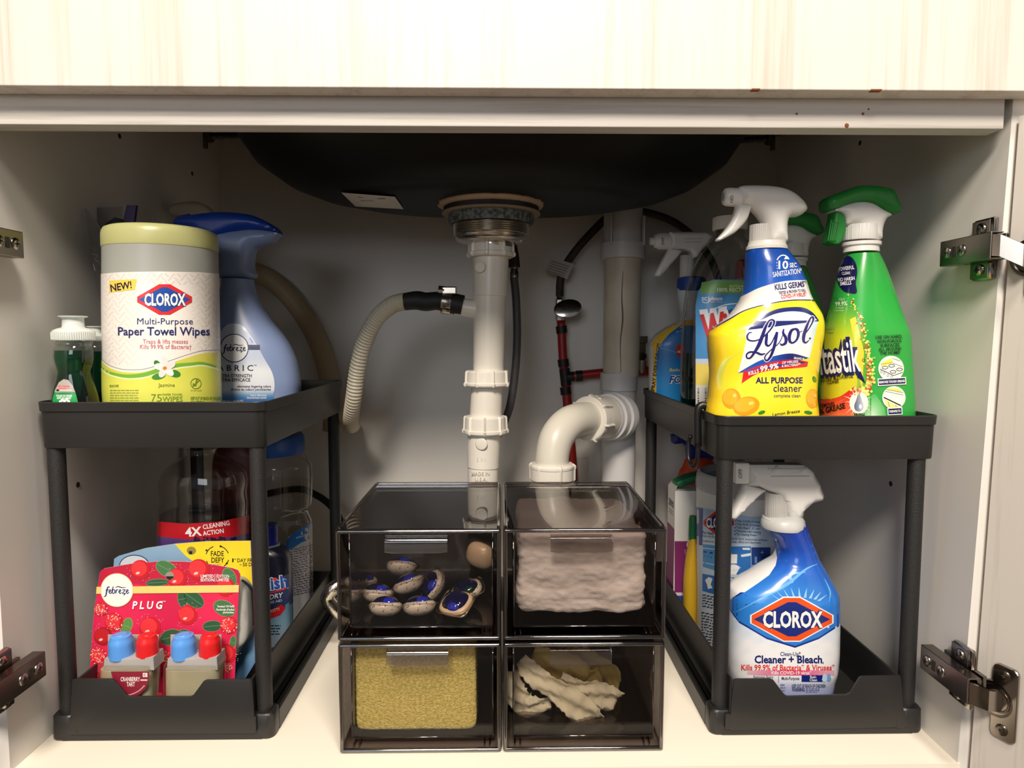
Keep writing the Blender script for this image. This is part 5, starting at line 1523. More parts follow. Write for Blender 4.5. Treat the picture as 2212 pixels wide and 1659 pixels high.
# the two die-cut windows
a.up(); a.rect(235, 1369, 345, 1520, (176, 166, 158)); a.rect(370, 1369, 480, 1520, (176, 166, 158))
a.build('card_print', t, CARD)
oil = clear('pale_oil_glass', (236, 232, 214), 1.0, .03, .06)
def refill(x0, x1, bx0, bx1, label):
    Yb = YP1-.019
    lf = Loft(Yb, [(1438, bx0+8, bx1-8, .012, 3), (1442, bx0+2, bx1-2, .014, 4), (1450, bx0, bx1, .0145, 4), (1540, bx0+1, bx1-1, .0145, 4)], ZD+.004)
    b = obj('refill_bottle', lf.geo(40, .004), oil, t, True, auto=40, label=label)
    lq = obj('oil', lf.geo(40, .006, shrink=.002, zlo=lf.z0+.002, zhi=lf.z1-.006), milky('pale_oil', (228, 222, 198), .5, .2), b, True, auto=40)
    fz_ = milky('frosted_neck', (196, 192, 190), .3)
    w1 = (x1-x0)
    for c_, hw, m, y0, y1 in ((x0+w1*.25, w1*.245, M('sky_blue_cap', (86, 150, 226), .35), 1369, 1417), (x0+w1*.77, w1*.215, M('scarlet_cap', (214, 30, 34), .35), 1369, 1413)):
        p = at(c_, y1, Yb); h_ = at(c_, y0, Yb)[2]-p[2]; r_ = hw*Yb/F
        obj('cap', lathe([(0, 0), (r_, 0), (r_*1.0, h_*.05), (r_*.94, h_*.55), (r_*.93, h_*.72), (r_*.82, h_*.80), (r_*.78, h_*.93), (r_*.5, h_*.96), (r_*.45, h_), (0, h_)], p, 32), m, b, True, auto=50)
    pn = [(x0, 1437), (x0+2, 1413), (x0+w1*.5, 1412), (x1-2, 1410), (x1, 1437)]
    obj('neck_block', puff(pn, Yb, .0115, .0012), fz_, b, True, auto=40)
refill(236, 344, 212, 349, 'left oil bottle with a blue and a red cap')
refill(371, 479, 353, 489, 'right oil bottle with a blue and a red cap')
a = Art(lambda x, z: YP1-.019-.0147, YP1-.034, 0)
a.poly([(240, 1450), (323, 1450), (322, 1468), (316, 1486), (302, 1500), (282, 1508), (262, 1504), (248, 1480)], (134, 30, 50)); a.up()
a.text('CRANBERRY', 261, 1471, 9, 42, (236, 226, 222), .02); a.text('TART', 274, 1482, 9, 18, (236, 226, 222), .02); a.rect(309, 1453, 319, 1462, (226, 220, 216)); a.up(); a.text('C', 311, 1460, 5, 5, (60, 60, 60), .02); a.up(-1)
a.rect(304, 1467, 319, 1470, (220, 200, 200)); a.line([(268, 1500), (282, 1500), (300, 1492), (313, 1480)], 2.4, (200, 150, 156), 5)
a.ell(346, 1500, 6, 5, (150, 26, 44))
a.build('bottle_sticker', t, CARD)

# ================================================================== upper right tray
ZT2 = .2990
wpl = M('white_trigger_plastic', (236, 234, 230), .3)
frost = milky('frosted_collar', (216, 214, 210), .22)
def knurl(name, px, y0, y1, r, Yc, m, par, n=40):
    p = at(px, y1, Yc); h_ = at(px, y0, Yc)[2]-p[2]
    return obj(name, nut([(0, 0), (r*.97, 0), (r, .001), (r, h_-.001), (r*.97, h_), (0, h_)], p, n, .0003, seg=160), m, par, True, auto=40)
def plate_text(par, Y, items, name='embossed_print', mat=INK):
    a = Art(lambda x, z: Y, Y, 0, off=.0003)
    for q in items: a.text(*q[:6], **q[6])
    return a.build(name, par, mat)

# ---- yellow all-purpose spray
LY = .716
ly = Loft(LY, [(535, 1613, 1700, .019, 2.2), (545, 1610, 1709, .021, 2.3), (569, 1609, 1727, .025, 2.4), (601, 1607, 1741, .027, 2.4), (627, 1604, 1749, .029, 2.4), (642, 1598, 1755, .030, 2.4), (660, 1588, 1766, .032, 2.4), (675, 1577, 1775, .034, 2.5), (692, 1560, 1780, .035, 2.6), (708, 1540, 1781, .036, 2.7), (725, 1529, 1780, .036, 2.7), (750, 1528, 1776, .036, 2.7), (785, 1531, 1771, .035, 2.7), (820, 1532, 1767, .034, 2.7), (860, 1528, 1765, .034, 2.7), (905, 1521, 1769, .034, 2.7)], ZT2)
t = thing('cleaner_spray', ly.base(), 'yellow all purpose cleaner spray bottle with blue neck and white trigger', 'spray bottle')
bo_ = obj('bottle', ly.geo(72), SLEEVE, t, True, auto=50)
zb1, zb2 = at(1700, 606, LY-.02)[2], at(1740, 650, LY-.02)[2]
paint(bo_, lambda x, y, z: (24, 84, 180) if z > zb1 else ((232, 228, 222) if z > zb2+max(0, (.29-x))*-.55 else (246, 208, 30)))
a = Art(ly, .68, 9)
up_ = [(1590, 500), (1760, 500)]
wy = [(1500, 735), (1542, 709), (1578, 689), (1610, 671), (1659, 657), (1708, 649), (1757, 649), (1790, 652)]
bw = [(1500, 690), (1570, 655), (1610, 637), (1643, 621), (1692, 608), (1741, 605), (1780, 605)]
cw = lambda pts: [tuple(p) for p in catmull(pts, 6)]
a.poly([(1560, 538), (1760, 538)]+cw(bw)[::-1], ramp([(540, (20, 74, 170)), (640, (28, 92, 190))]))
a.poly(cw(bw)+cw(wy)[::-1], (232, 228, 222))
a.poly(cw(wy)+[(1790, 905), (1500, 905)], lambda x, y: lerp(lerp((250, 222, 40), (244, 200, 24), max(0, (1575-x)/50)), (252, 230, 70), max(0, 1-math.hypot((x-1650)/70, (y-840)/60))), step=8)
a.up(); a.line(wy, [1.5, 3, 2.5, 2, 2, 2.4, 2.4, 2], (26, 36, 100), 6)
# pale citrus arcs on the left
for i in range(5):
    a.line([(1597-i*3, 760+i*2), (1574-i*3, 778+i), (1561-i*2.6, 812), (1562-i*2.6, 842)], [1, 2.2, 2.2, 1], lerp((206, 220, 60), (240, 236, 150), i/4), 6)
# lemons
def lemon(cx, cy, rx, ry, ro):
    a.ell(cx, cy, rx, ry, (236, 158, 26), ro); a.up(); a.ell(cx-rx*.12, cy-ry*.12, rx*.78, ry*.76, (246, 180, 40), ro); a.up(); a.ell(cx+rx*.35, cy-ry*.3, rx*.2, ry*.18, (252, 216, 110), ro); a.up(-2)
a.up()
for q in ((1580, 861, 20, 22, 0), (1612, 877, 29, 20, 15), (1754, 861, 14, 21, 0)): lemon(*q)
a.ell(1645, 891, 8, 4, (60, 130, 40), 20); a.ell(1745, 891, 9, 4, (60, 130, 40), -10); a.ell(1758, 819, 4, 7, (70, 140, 40), 20)
a.ell(1680, 905, 60, 8, (236, 232, 140)); 
a.L = 2
# white logo panel with blue arc
a.poly([(1594, 806), (1604, 770), (1612, 735), (1610, 715), (1620, 703), (1652, 683), (1686, 673), (1719, 671), (1745, 677), (1766, 693), (1760, 721), (1750, 765), (1747, 776), (1719, 768), (1675, 771), (1640, 784)], lambda x, y: lerp((240, 238, 234), (196, 222, 232), max(0, (x-1738)/22)), step=8); a.up()
a.poly(cw([(1615, 713), (1640, 688), (1672, 670), (1705, 664), (1735, 665), (1755, 676), (1768, 692)])+cw([(1768, 694), (1755, 684), (1735, 675), (1705, 673), (1672, 679), (1640, 694)])[::-1], (30, 42, 110))
a.poly(cw([(1594, 805.5), (1618, 791), (1643, 778), (1676, 768), (1711, 763.5), (1747, 773)])+cw([(1745, 783), (1711, 778), (1669, 783), (1635, 793), (1608, 802)])[::-1], lambda x, y: lerp((38, 84, 176), (28, 38, 108), (x-1670)/40))
a.poly(cw([(1606, 801), (1635, 791), (1669, 781), (1711, 776), (1745, 781)])+[(1743, 791)]+cw([(1738, 792.5), (1711, 795), (1669, 799), (1635, 807), (1602, 828)]), (214, 36, 40)); a.up()
a.text('BRAND III', 1714, 775, 4.2, 22, WHITE, .02, .15, -6)
a.text('KILLS', 1617, 811, 8, 24, WHITE, .02, .2, 16); a.text('99.9%', 1643, 803, 11.5, 41, WHITE, .03, .2, 12); a.text('OF VIRUSES', 1689, 786, 5.2, 35, WHITE, .015, .15, 5); a.text('& BACTERIA**', 1688, 793, 5.2, 41, WHITE, .015, .15, 5)
# brush-script word mark
def z2(x, y): return (1500+x/5.925, 620+y/5.925)
strokes = [([(735, 583), (700, 588), (674, 628), (690, 676), (760, 690), (850, 660), (940, 580), (1000, 500), (1018, 445), (990, 422), (950, 440), (905, 520), (862, 640), (820, 745), (770, 830), (715, 905), (672, 905), (668, 862), (710, 832), (790, 838), (850, 862), (905, 850)], [10, 16, 24, 22, 18, 16, 18, 22, 28, 22, 20, 34, 44, 44, 34, 24, 20, 20, 22, 26, 26, 12]),
           ([(925, 598), (918, 660), (915, 730), (945, 752), (985, 712), (1030, 620), (1050, 575)], [30, 36, 34, 24, 16, 18, 22]),
           ([(1058, 575), (1040, 660), (1015, 770), (975, 880), (930, 938), (900, 925), (905, 880), (965, 815), (1050, 745), (1095, 690), (1130, 610)], [24, 36, 38, 32, 24, 18, 16, 14, 12, 12, 10]),
           ([(1140, 535), (1132, 590), (1165, 650), (1162, 715), (1115, 742), (1092, 720)], [14, 30, 38, 36, 24, 14]),
           ([(1285, 535), (1240, 555), (1212, 620), (1215, 690), (1250, 715), (1300, 680), (1325, 610), (1315, 550), (1285, 535), (1330, 580), (1375, 560)], [22, 34, 42, 36, 24, 26, 36, 32, 18, 12, 10]),
           ([(1375, 640), (1440, 560), (1500, 460), (1515, 405), (1498, 385), (1468, 420), (1425, 520), (1395, 620), (1392, 690), (1420, 712), (1460, 680)], [12, 14, 20, 26, 22, 22, 36, 42, 34, 22, 10])]
for c_, ex, L in (((246, 244, 240), 16, 4), ((38, 36, 110), 0, 5)):
    for pts, wds in strokes: a.line([z2(*p) for p in pts], [(w_*1.05+ex)/5.925 for w_ in wds], c_, 6, L=L, step=0)
a.ell(1748.5, 731, 2.4, 2.4, (70, 80, 100), L=5)
a.L = 4
a.text('ALL PURPOSE', 1632, 827.5, 12.5, 101, (30, 28, 98), .03); a.text('cleaner', 1670, 846, 16, 61, (30, 28, 98), .004); a.text('complete clean', 1671, 858, 7.4, 57, (70, 76, 100), .006)
a.text('Lemon Breeze', 1668, 899, 7, 60, (30, 40, 40), .01, .2, 8)
a.text('10', 1681, 581, 17, 21, WHITE, .025); a.text('SEC', 1705, 578, 9, 15, WHITE, .02, 0, 3); a.text('SANITIZATION*', 1670, 599, 11, 62, WHITE, .012, 0, 8)
a.ring(1691, 573, 15, 21, 2.4, WHITE, 35, 150); a.poly([(1697, 552), (1702, 560), (1693, 561)], WHITE)
for i in range(4): a.ell(1677.5-i*.3+i*.8, 568+i*6, 1.1, 1.1, WHITE, n=8)
a.text('KILLS GERMS*', 1674, 626.5, 12, 68, (32, 36, 104), .025, 0, 6.5); a.text('TESTED & PROVEN TO KILL', 1682, 636, 6, 58, (32, 36, 104), .02, 0, 6.5); a.text('COVID-19 VIRUS*', 1687, 645.5, 8.5, 55, (196, 40, 50), .02, 0, 6)
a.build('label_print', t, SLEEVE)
sh = obj('trigger_body', puff([(1596, 404), (1643, 402), (1682, 406), (1708, 416), (1728, 432), (1738, 446), (1737, 458), (1722, 468), (1704, 470), (1698, 480), (1697, 500), (1697, 523), (1680, 524), (1662, 521), (1656, 504), (1643, 478), (1627, 458), (1613, 447), (1597, 442), (1592, 424)], LY, .0155, .013, 4), wpl, t, True, auto=60)
nz = obj('nozzle', xform(lathe([(0, 0), (.0075, 0), (.0088, .001), (.0098, .005), (.0098, .0185), (0, .0185)], (0, 0, 0), 24, (1, 0, 0)), Matrix.Translation(at(1563, 425, LY)) @ Matrix.Rotation(math.radians(3), 4, 'Y')), wpl, t, True, auto=40)
obj('nozzle_hole', lathe([(0, -.0006), (.004, -.0006), (.0042, .0004), (0, .0004)], at(1562.5, 426, LY), 16, (1, 0, 0)), M('grey_hole', (150, 150, 150), .5), nz)
obj('lever', puff([(1592, 443), (1618, 446), (1617, 458), (1609, 478), (1588, 501), (1567, 514), (1552, 521), (1547, 518), (1557, 507), (1569, 492), (1581, 471), (1588, 452)], LY, .0085, .005, 4), wpl, t, True, auto=60)
knurl('neck_collar', 1643, 486, 524, .0115, LY, frost, t)
obj('neck_ring', lathe([(0, 0), (.0212, 0), (.0212, .003), (.0195, .005), (.019, .0085), (0, .0085)], at(1656, 540, LY), 40), M('off_white_collar', (222, 220, 214), .35), t, True, auto=40)
plate_text(t, LY-.0098, [('ON', 1577, 430, 7, 16, (120, 120, 122), dict(rot=-90, bold=.02, align='c'))])

# ---- green grease cleaner, two of them
GY = .722
gb = Loft(GY, [(545, 1824, 1901, .019, 2.2), (560, 1818, 1909, .021, 2.3), (600, 1805, 1925, .025, 2.4), (650, 1794, 1942, .029, 2.5), (700, 1783, 1960, .032, 2.6), (722, 1779, 1968, .033, 2.7), (760, 1775, 1971, .033, 2.8), (830, 1772, 1975, .033, 2.8), (905, 1770, 1978, .033, 2.8)], ZT2)
t = thing('degreaser_spray', gb.base(), 'green multi-purpose cleaner spray bottle with printed front, beside the yellow one', 'spray bottle', 'green spray bottles')
gbot = obj('bottle', gb.geo(72), M('kelly_green_bottle', (46, 164, 66), .28, coat=.3), t, True, auto=50)
gcap = M('green_trigger_cap', (34, 132, 52), .4)
obj('trigger_shroud', puff([(1791, 457), (1820, 444), (1845, 438), (1874, 440), (1900, 455), (1919, 466), (1908, 474), (1901, 488), (1898, 503), (1896, 519), (1875, 520), (1857, 518), (1853, 503), (1850, 488), (1832, 487), (1819, 489), (1817, 473), (1809, 462)], GY, .0145, .009, 3), wpl, t, True, auto=60)
obj('green_cap', puff([(1779, 432), (1804, 420), (1828, 411), (1852, 404.5), (1887, 406), (1915, 412), (1924, 422), (1929, 434), (1937, 453), (1932, 462), (1919, 465), (1900, 459), (1874, 444), (1845, 440.5), (1820, 446), (1791, 457), (1780, 455)], GY, .0162, .008, 3), gcap, t, True, auto=60)
lv = obj('lever', puff([(1797, 460), (1815, 467), (1819, 486), (1817, 508), (1804, 530), (1785, 527), (1783, 521), (1789, 495), (1794, 473)], GY, .010, .003, 3), gcap, t, True, auto=60)
for i in range(5):
    obj('lever_rib', tube([at(1796+i*4, 474+i*2, GY-.0098), at(1791+i*4.2, 505, GY-.0101), at(1788+i*4, 522, GY-.0098)], .0008, 8, 4), M('green_trigger_rib', (28, 112, 44), .4), lv, True)
knurl('neck_collar', 1857, 487, 520, .0183, GY, wpl, t, 48)
obj('neck_ring', lathe([(0, 0), (.018, 0), (.0175, .006), (.0195, .007), (.0195, .0105), (0, .0105)], at(1860, 545, GY), 40), wpl, t, True, auto=40)
gplain = dup(t, (float(gb.base()[0]), GY, ZT2), 'green spray bottle standing behind between the yellow and the printed green one')
gplain.location = tuple(np.array((.3925, .872, ZT2))*S)
a = Art(gb, .69, 9)
a.poly([(1760, 660), (1800, 640), (1850, 660), (1868, 720), (1884, 800), (1880, 905), (1760, 905)], lambda x, y: lerp((46, 150, 60), (190, 200, 40), max(0, min(1, (y-650)/80))*max(0, min(1, (1880-x)/40))), step=8)
a.poly([(1860, 905), (1865, 860), (1890, 850), (1910, 880), (1915, 905)], lambda x, y: lerp((70, 176, 84), (226, 240, 214), max(0, (y-850)/50)*max(0, 1-abs(x-1885)/32)), step=6); a.up()
# yellow sweep and oval
a.poly([(1836, 690), (1848, 684), (1866, 760), (1862, 840), (1850, 800), (1846, 740)], (238, 206, 60)); a.ell(1808, 826, 44, 38, (206, 198, 36), 10); a.up()
a.poly(cw([(1764, 858), (1785, 862), (1815, 856), (1847, 833)])+cw([(1858, 870), (1830, 905), (1760, 905)])[::1], lambda x, y: lerp((206, 44, 28), (236, 120, 70), max(0, (y-850)/55)), step=8); a.up()
for i in range(4): a.line([(1775, 872+i*7), (1812, 868+i*7), (1846, 848+i*8)], [.8, 2, .8], (240, 90, 50), 5)
# burst with drop
for k in range(20):
    th = 2*math.pi*k/20; r_ = 30+(k % 3)*7
    a.poly([(1855+7*math.cos(th-.3), 868+7*math.sin(th-.3)), (1855+r_*math.cos(th)*.8, 868+r_*math.sin(th)), (1855+7*math.cos(th+.3), 868+7*math.sin(th+.3))], (246, 214, 190), L=4)
a.ell(1855, 870, 20, 24, (246, 238, 226), L=5)
a.poly([(1855, 849), (1861, 864), (1865, 876), (1863, 885), (1855, 889), (1847, 885), (1845, 876), (1849, 864)], lambda x, y: lerp((90, 100, 130), (200, 206, 222), (x-1846)/18), 4, L=6, step=5)
a.ell(1858, 878, 3, 5, (232, 236, 242), L=7)
# fizz of bubbles
rg = random.Random(11)
path = catmull([(1838, 645), (1848, 668), (1858, 692), (1867, 716), (1872, 745), (1878, 775), (1880, 800), (1880, 825), (1868, 842), (1853, 846)], 20)
for i in range(230):
    f_ = rg.random()**.75; p = path[int(f_*(len(path)-1))]
    sp = 3+f_*9
    r_ = .9+rg.random()*(1.2+2.6*f_)
    c_ = rg.choice([(206, 60, 30), (220, 90, 40), (196, 50, 30), (240, 220, 90), (236, 226, 120), (214, 230, 120), (180, 210, 80)])
    x, y = p[0]+rg.gauss(0, sp*.55), p[1]+rg.gauss(0, 4)
    a.ell(x, y, r_, r_, c_, n=9, L=3+i % 3, step=0)
    if r_ > 2.6: a.ell(x-.6, y-.6, r_*.5, r_*.5, lerp(c_, (255, 240, 200), .45), n=7, L=6, step=0)
# navy flash with text
a.L = 3
a.poly([(1830, 554), (1842, 558), (1850, 572), (1852, 590), (1849, 612), (1851, 632), (1838, 633), (1823, 628), (1812, 612), (1809, 595), (1813, 572)], (20, 22, 76), 5); a.up()
a.text('POWERFUL', 1813.5, 586, 8, 33, WHITE, .02, 0, 8); a.text('CLEAN', 1820, 594.5, 6.5, 17, WHITE, .012, 0, 6); a.text('NO HARSH', 1812, 608.5, 7.5, 35, WHITE, .02, 0, 6); a.text('SMELLS', 1816, 617, 7.5, 24, WHITE, .02, 0, 6)
a.text('KILLS', 1814, 650, 5.5, 12, (200, 226, 190), 0, .1, 5); a.text('99.9%', 1806, 661.5, 9, 25, (226, 240, 216), .01, .1, 4); a.text('OF VIRUSES*', 1806, 667, 3.5, 18, (190, 220, 180)); a.text('& BACTERIA', 1804, 673, 3.5, 19, (190, 220, 180))
a.text('SC Johnson', 1762, 714, 9, 42, (150, 190, 90), .02, 0, 4); a.text('A Family Company', 1772, 720, 3.5, 30, (60, 110, 30))
# word mark: white letters on a navy outline
a.L = 6
for c_, bo, L in (((24, 22, 80), .085, 7), ((240, 238, 234), .012, 8)):
    a.text('fantastik', 1739, 813, 68, 122, c_, bo, .0, 7, L=L, bow=3)
a.poly([(1848, 800), (1857, 798), (1869, 828), (1852, 815)], (24, 22, 80), L=7)
a.L = 8
a.ring(1864.5, 777.5, 2.8, 2.8, .8, (40, 40, 60))
a.text('DISINFECTANT MULTI-PURPOSE', 1764, 828, 8.5, 80, (20, 26, 30), .015, 0, 10, bow=1.5, L=9); a.text('CLEANER', 1789, 830, 7.5, 25, (20, 26, 30), .015, 0, 7, L=9)
a.text('REMOVES', 1774, 881, 8.5, 31, (20, 16, 20), .02, .1, 9); a.text('90% GREASE', 1764, 898, 11.5, 66, (20, 16, 20), .03, .12, 15); a.text('FRESH', 1845, 900, 7.5, 22, (24, 30, 40), .02)
bk = (16, 40, 26)
for s_, x, y, w_ in (('USE ON HARD,', 1891, 732, 57), ('NON-POROUS', 1895, 741, 51), ('SURFACES', 1901, 749.5, 41), ('ALL AROUND', 1897, 758, 49), ('THE HOME!', 1900, 766, 43)):
    a.text(s_, x, y, 7, w_, bk, .015, 0, 2.5)
# hob picture
a.L = 3
a.ell(1924, 796, 27.5, 27.5, (238, 240, 230), n=40); a.ell(1930, 859, 25, 25, (238, 240, 230), n=40); a.up()
a.poly([(1905, 782), (1925, 774), (1927, 785), (1902, 792)], (246, 226, 90)); a.poly([(1916, 838), (1940, 840), (1949, 848), (1918, 842)], (246, 226, 90)); a.poly([(1910, 862), (1945, 880), (1930, 884), (1914, 876)], (240, 226, 140)); a.up()
for x, y in ((1911, 794), (1925, 790), (1928, 803), (1942, 798)): a.ring(x, y, 6.2, 3, 1.2, BLACK)
a.line([(1900, 797), (1929, 811), (1949, 804)], 1.3, BLACK); a.line([(1901, 787), (1926, 783), (1927, 774), (1944, 780)], .8, (80, 80, 80)); a.line([(1927, 784), (1948, 792)], .8, (80, 80, 80))
for x, y in ((1903, 803), (1909, 806), (1917, 811), (1925, 814)): a.ring(x, y, 2, 2.6, .7, (60, 60, 60))
a.line([(1908, 858), (1945, 876)], 2.4, BLACK); a.line([(1911, 845), (1950, 853)], .8, (90, 90, 90)); a.line([(1913, 841), (1950, 848)], .8, (90, 90, 90)); a.line([(1918, 868), (1920, 879)], .8, (90, 90, 60)); a.line([(1934, 874), (1935, 880)], .8, (90, 90, 60))
a.L = 5
for x0, x1, y, ro, s_, w_ in ((1895, 1956, 824, 3.5, 'REMOVES TOUGH GREASE', 55), (1916, 1948, 888, 3, 'DISINFECTS', 24)):
    a.rect(x0, y-8, x1, y+8, (236, 240, 232), ro, L=5); a.rect(x0+2, y-6, x1-2, y+6, (22, 24, 84), ro, L=6)
    a.text(s_, (x0+x1)/2, y+2.4, 4.6, w_, WHITE, .03, 0, ro, align='c', L=7)
a.build('label_print', t, SLEEVE)

# ---- clear glass-cleaner jug
WJ = .848
wj = Loft(WJ, [(494, 1544, 1609, .018, 2), (508, 1545, 1608, .018, 2), (516, 1536, 1616, .021, 2), (540, 1516, 1632, .027, 2.2), (580, 1494, 1650, .031, 2.4), (620, 1482, 1655, .033, 2.6), (680, 1474, 1656, .034, 2.8), (760, 1470, 1656, .034, 2.8), (900, 1468, 1656, .034, 2.8)], ZT2)
t = thing('glass_cleaner_jug', wj.base(), 'clear refill jug with white screw cap and blue and yellow label behind the yellow bottle', 'jug')
obj('jug_body', wj.geo(), clear('dusky_clear_jug', (196, 192, 188), 1.0, .03, .05), t, True, auto=50)
obj('liquid', wj.geo(shrink=.0015, zlo=wj.z0+.002, zhi=at(1500, 765, .82)[2]), clear('olive_liquid', (140, 138, 96), .5, .03, .03), t, True, auto=50)
p = at(1576, 497, WJ)
knurl('cap', 1576.5, 470, 498, .0212, WJ, M('white_screw_cap', (226, 222, 214), .4), t, 36)
a = Art(wj, .815, 9)
lf_ = lambda y: 1503 if y > 660 else 1503+(660-y)*.06
a.poly([(1503, 905), (1503, 660), (1508, 630), (1520, 612), (1540, 604), (1660, 604), (1660, 905)], (70, 140, 200)); a.up()
a.poly([(1516, 610), (1540, 606), (1660, 606), (1660, 634), (1512, 634)], (110, 164, 76)); a.poly([(1503, 775), (1660, 775), (1660, 790), (1503, 790)], (196, 206, 222)); a.poly([(1503, 786), (1660, 786), (1660, 832), (1503, 832)], (232, 210, 100)); a.poly([(1503, 832), (1660, 832), (1660, 905), (1503, 905)], (220, 218, 214)); a.up()
a.text('BOTTLE MADE FROM', 1576, 621, 5, 62, (226, 236, 210), .01); a.text('100% RECYCLED', 1549, 630, 8, 80, (226, 236, 210), .02)
a.text('SC', 1516, 649, 7, 12, WHITE, .02); a.text('Johnson', 1529, 649, 8.5, 31, WHITE, .02); a.line([(1517, 651), (1522, 654), (1530, 653), (1534, 645)], 1.3, WHITE, 4); a.text('A Family Company', 1530, 653.5, 3, 30, WHITE)
a.ring(1590, 690, 62, 34, 2, (226, 234, 240), 60, 170); a.ell(1592, 692, 50, 26, (34, 66, 140), 8); a.up()
for bo, c_ in ((.16, (220, 226, 234)), (.10, (220, 226, 234))): a.text('Windex', 1521, 744, 62, 150, c_, bo, .1, 8, L=a.L)
a.up(); a.text('Windex', 1521, 744, 62, 150, (190, 38, 46), .045, .1, 8)
a.L = 3
rg = random.Random(9)
y = 838
while y < 900:
    h_ = rg.choice([.9, 1.4, 2.2]); a.rect(1507, y, 1526, y+h_, (36, 34, 34), step=0); y += h_+rg.choice([1, 1.6, 2.2])
a.build('label_print', t, INK)

# ---- blue bathroom spray at the back of the tray
QY = 1.0
qb = Loft(QY, [(622, 1462, 1522, .015, 2.2), (650, 1464, 1524, .016, 2.3), (690, 1466, 1545, .020, 2.4), (707, 1436, 1560, .022, 2.5), (726, 1412, 1572, .024, 2.6), (748, 1402, 1578, .025, 2.8), (829, 1401, 1580, .025, 2.8), (900, 1401, 1580, .025, 2.8)], ZT2)
t = thing('bathroom_spray', qb.base(), 'blue bathroom cleaner spray bottle with a white trigger at the back of the right tray', 'spray bottle')
obj('bottle', qb.geo(), M('pale_grey_bottle', (196, 204, 214), .35), t, True, auto=50)
a = Art(qb, .975, 9)
a.poly([(1404, 905), (1404, 752), (1415, 730), (1438, 711), (1470, 692), (1560, 692), (1580, 905)], (236, 190, 60))
a.up(); a.poly([(1418, 905), (1418, 764), (1428, 742), (1445, 722), (1470, 703), (1560, 703), (1580, 905)], lambda x, y: lerp((22, 110, 196), (24, 140, 214), (y-700)/130)); a.up()
a.line([(1425, 752), (1440, 755), (1462, 762)], .8, (150, 200, 230)); a.line([(1430, 740), (1426, 752)], .8, (150, 200, 230))
a.poly([(1458, 748), (1472, 742), (1480, 745), (1480, 768), (1462, 770)], (196, 40, 46)); a.up(); a.text('<', 1463, 764, 8, 7, WHITE, .03); a.L = 2
a.text('Bathroom', 1446, 802, 6.5, 44, (246, 206, 70), .02, .2); 
for bo, c_, L in ((.09, (232, 236, 244), 2), (.025, (26, 32, 112), 3)): a.text('FOAMER', 1446, 827, 15, 74, c_, bo, .25, L=L)
a.text('SPRAY EVERY DROP!', 1413.5, 850, 7.5, 108, (60, 50, 20), .03, 0, 83, step=10)
a.build('label_print', t, INK)
obj('trigger_body', puff([(1444, 503), (1520, 503), (1538, 511), (1526, 529), (1510, 546), (1503, 556), (1493, 560), (1489, 546), (1473, 540), (1445, 540)], QY, .014, .004), wpl, t, True, auto=50)
obj('nozzle', lathe([(0, 0), (.0055, 0), (.0058, .006), (.0095, .007), (.0125, .014), (.0125, .029), (0, .029)], at(1404, 521, QY), 24, (1, 0, 0)), wpl, t, True, auto=40)
obj('lever', puff([(1443, 538), (1473, 542), (1462, 556), (1443, 578), (1424, 597), (1413, 596), (1421, 578), (1432, 558)], QY, .009, .003), wpl, t, True, auto=50)
for y in (516, 523): obj('moulded_groove', tube([at(1479, y, QY-.0142), at(1516, y-1, QY-.0142)], .0006, 6, 1), M('white_groove', (196, 194, 190), .4), t)
knurl('neck_collar', 1483, 552, 602, .0098, QY, frost, t)
obj('blue_collar', lathe([(0, 0), (.0205, 0), (.0212, .004), (.0205, .018), (.016, .0205), (0, .0205)], at(1493, 628, QY), 36), M('cobalt_collar', (24, 66, 150), .4), t, True, auto=40)
plate_text(t, QY-.0125, [('OFF', 1434.5, 521, 5.5, 16, (110, 108, 104), dict(rot=90, bold=.02, align='c'))])
# a red-capped bottle deep behind the jug
rc = Loft(.945, [(600, 1588, 1624, .012, 2), (640, 1580, 1632, .018, 2.2), (720, 1574, 1640, .02, 2.4), (900, 1574, 1640, .02, 2.4)], ZT2)
t = thing('small_bottle', rc.base(), 'pale bottle with a red cap glimpsed behind the clear jug', 'bottle')
obj('bottle', rc.geo(32, .006), M('pale_bottle', (190, 186, 180), .4), t, True, auto=50)
obj('cap', lathe([(0, -.001), (.0115, -.001), (.0112, .024), (.009, .026), (0, .026)], (float(rc.R[-1, 1]), .945, rc.z1), 28), M('red_cap', (190, 30, 34), .4), t, True, auto=40)

# ================================================================== lower right drawer
KY = .742
cb = Loft(KY, [(1128, 1646, 1736, .020, 2.2), (1139, 1646, 1741, .021, 2.2), (1152, 1649, 1746, .022, 2.2), (1169, 1663, 1751, .022, 2.2), (1190, 1673, 1759, .022, 2.2), (1205, 1674, 1765, .023, 2.2), (1222, 1667, 1771, .025, 2.3), (1247, 1638, 1784, .031, 2.4), (1268, 1611, 1795, .034, 2.5), (1284, 1589, 1803, .036, 2.6), (1299, 1573, 1810, .037, 2.7), (1315, 1569, 1813, .038, 2.8), (1348, 1568, 1814, .038, 2.8), (1433, 1565, 1813, .038, 2.8), (1470, 1566, 1810, .037, 2.7), (1497, 1570, 1803, .035, 2.7)], ZD)
t = thing('bleach_spray', cb.base(), 'blue and white bleach cleaner spray bottle standing in the right drawer', 'spray bottle')
bo_ = obj('bottle', cb.geo(72), SLEEVE, t, True, auto=50)
zc1, zc2 = at(1700, 1139, KY-.02)[2], at(1740, 1347, KY-.03)[2]
paint(bo_, lambda x, y, z: (36, 100, 196) if zc2 < z < zc1 and x > .318 else (232, 232, 232))
a = Art(cb, .71, 9)
body = [(1644, 1138), (1660, 1141), (1690, 1139), (1740, 1128), (1756, 1166), (1775, 1218), (1803, 1272), (1820, 1304), (1820, 1345)]
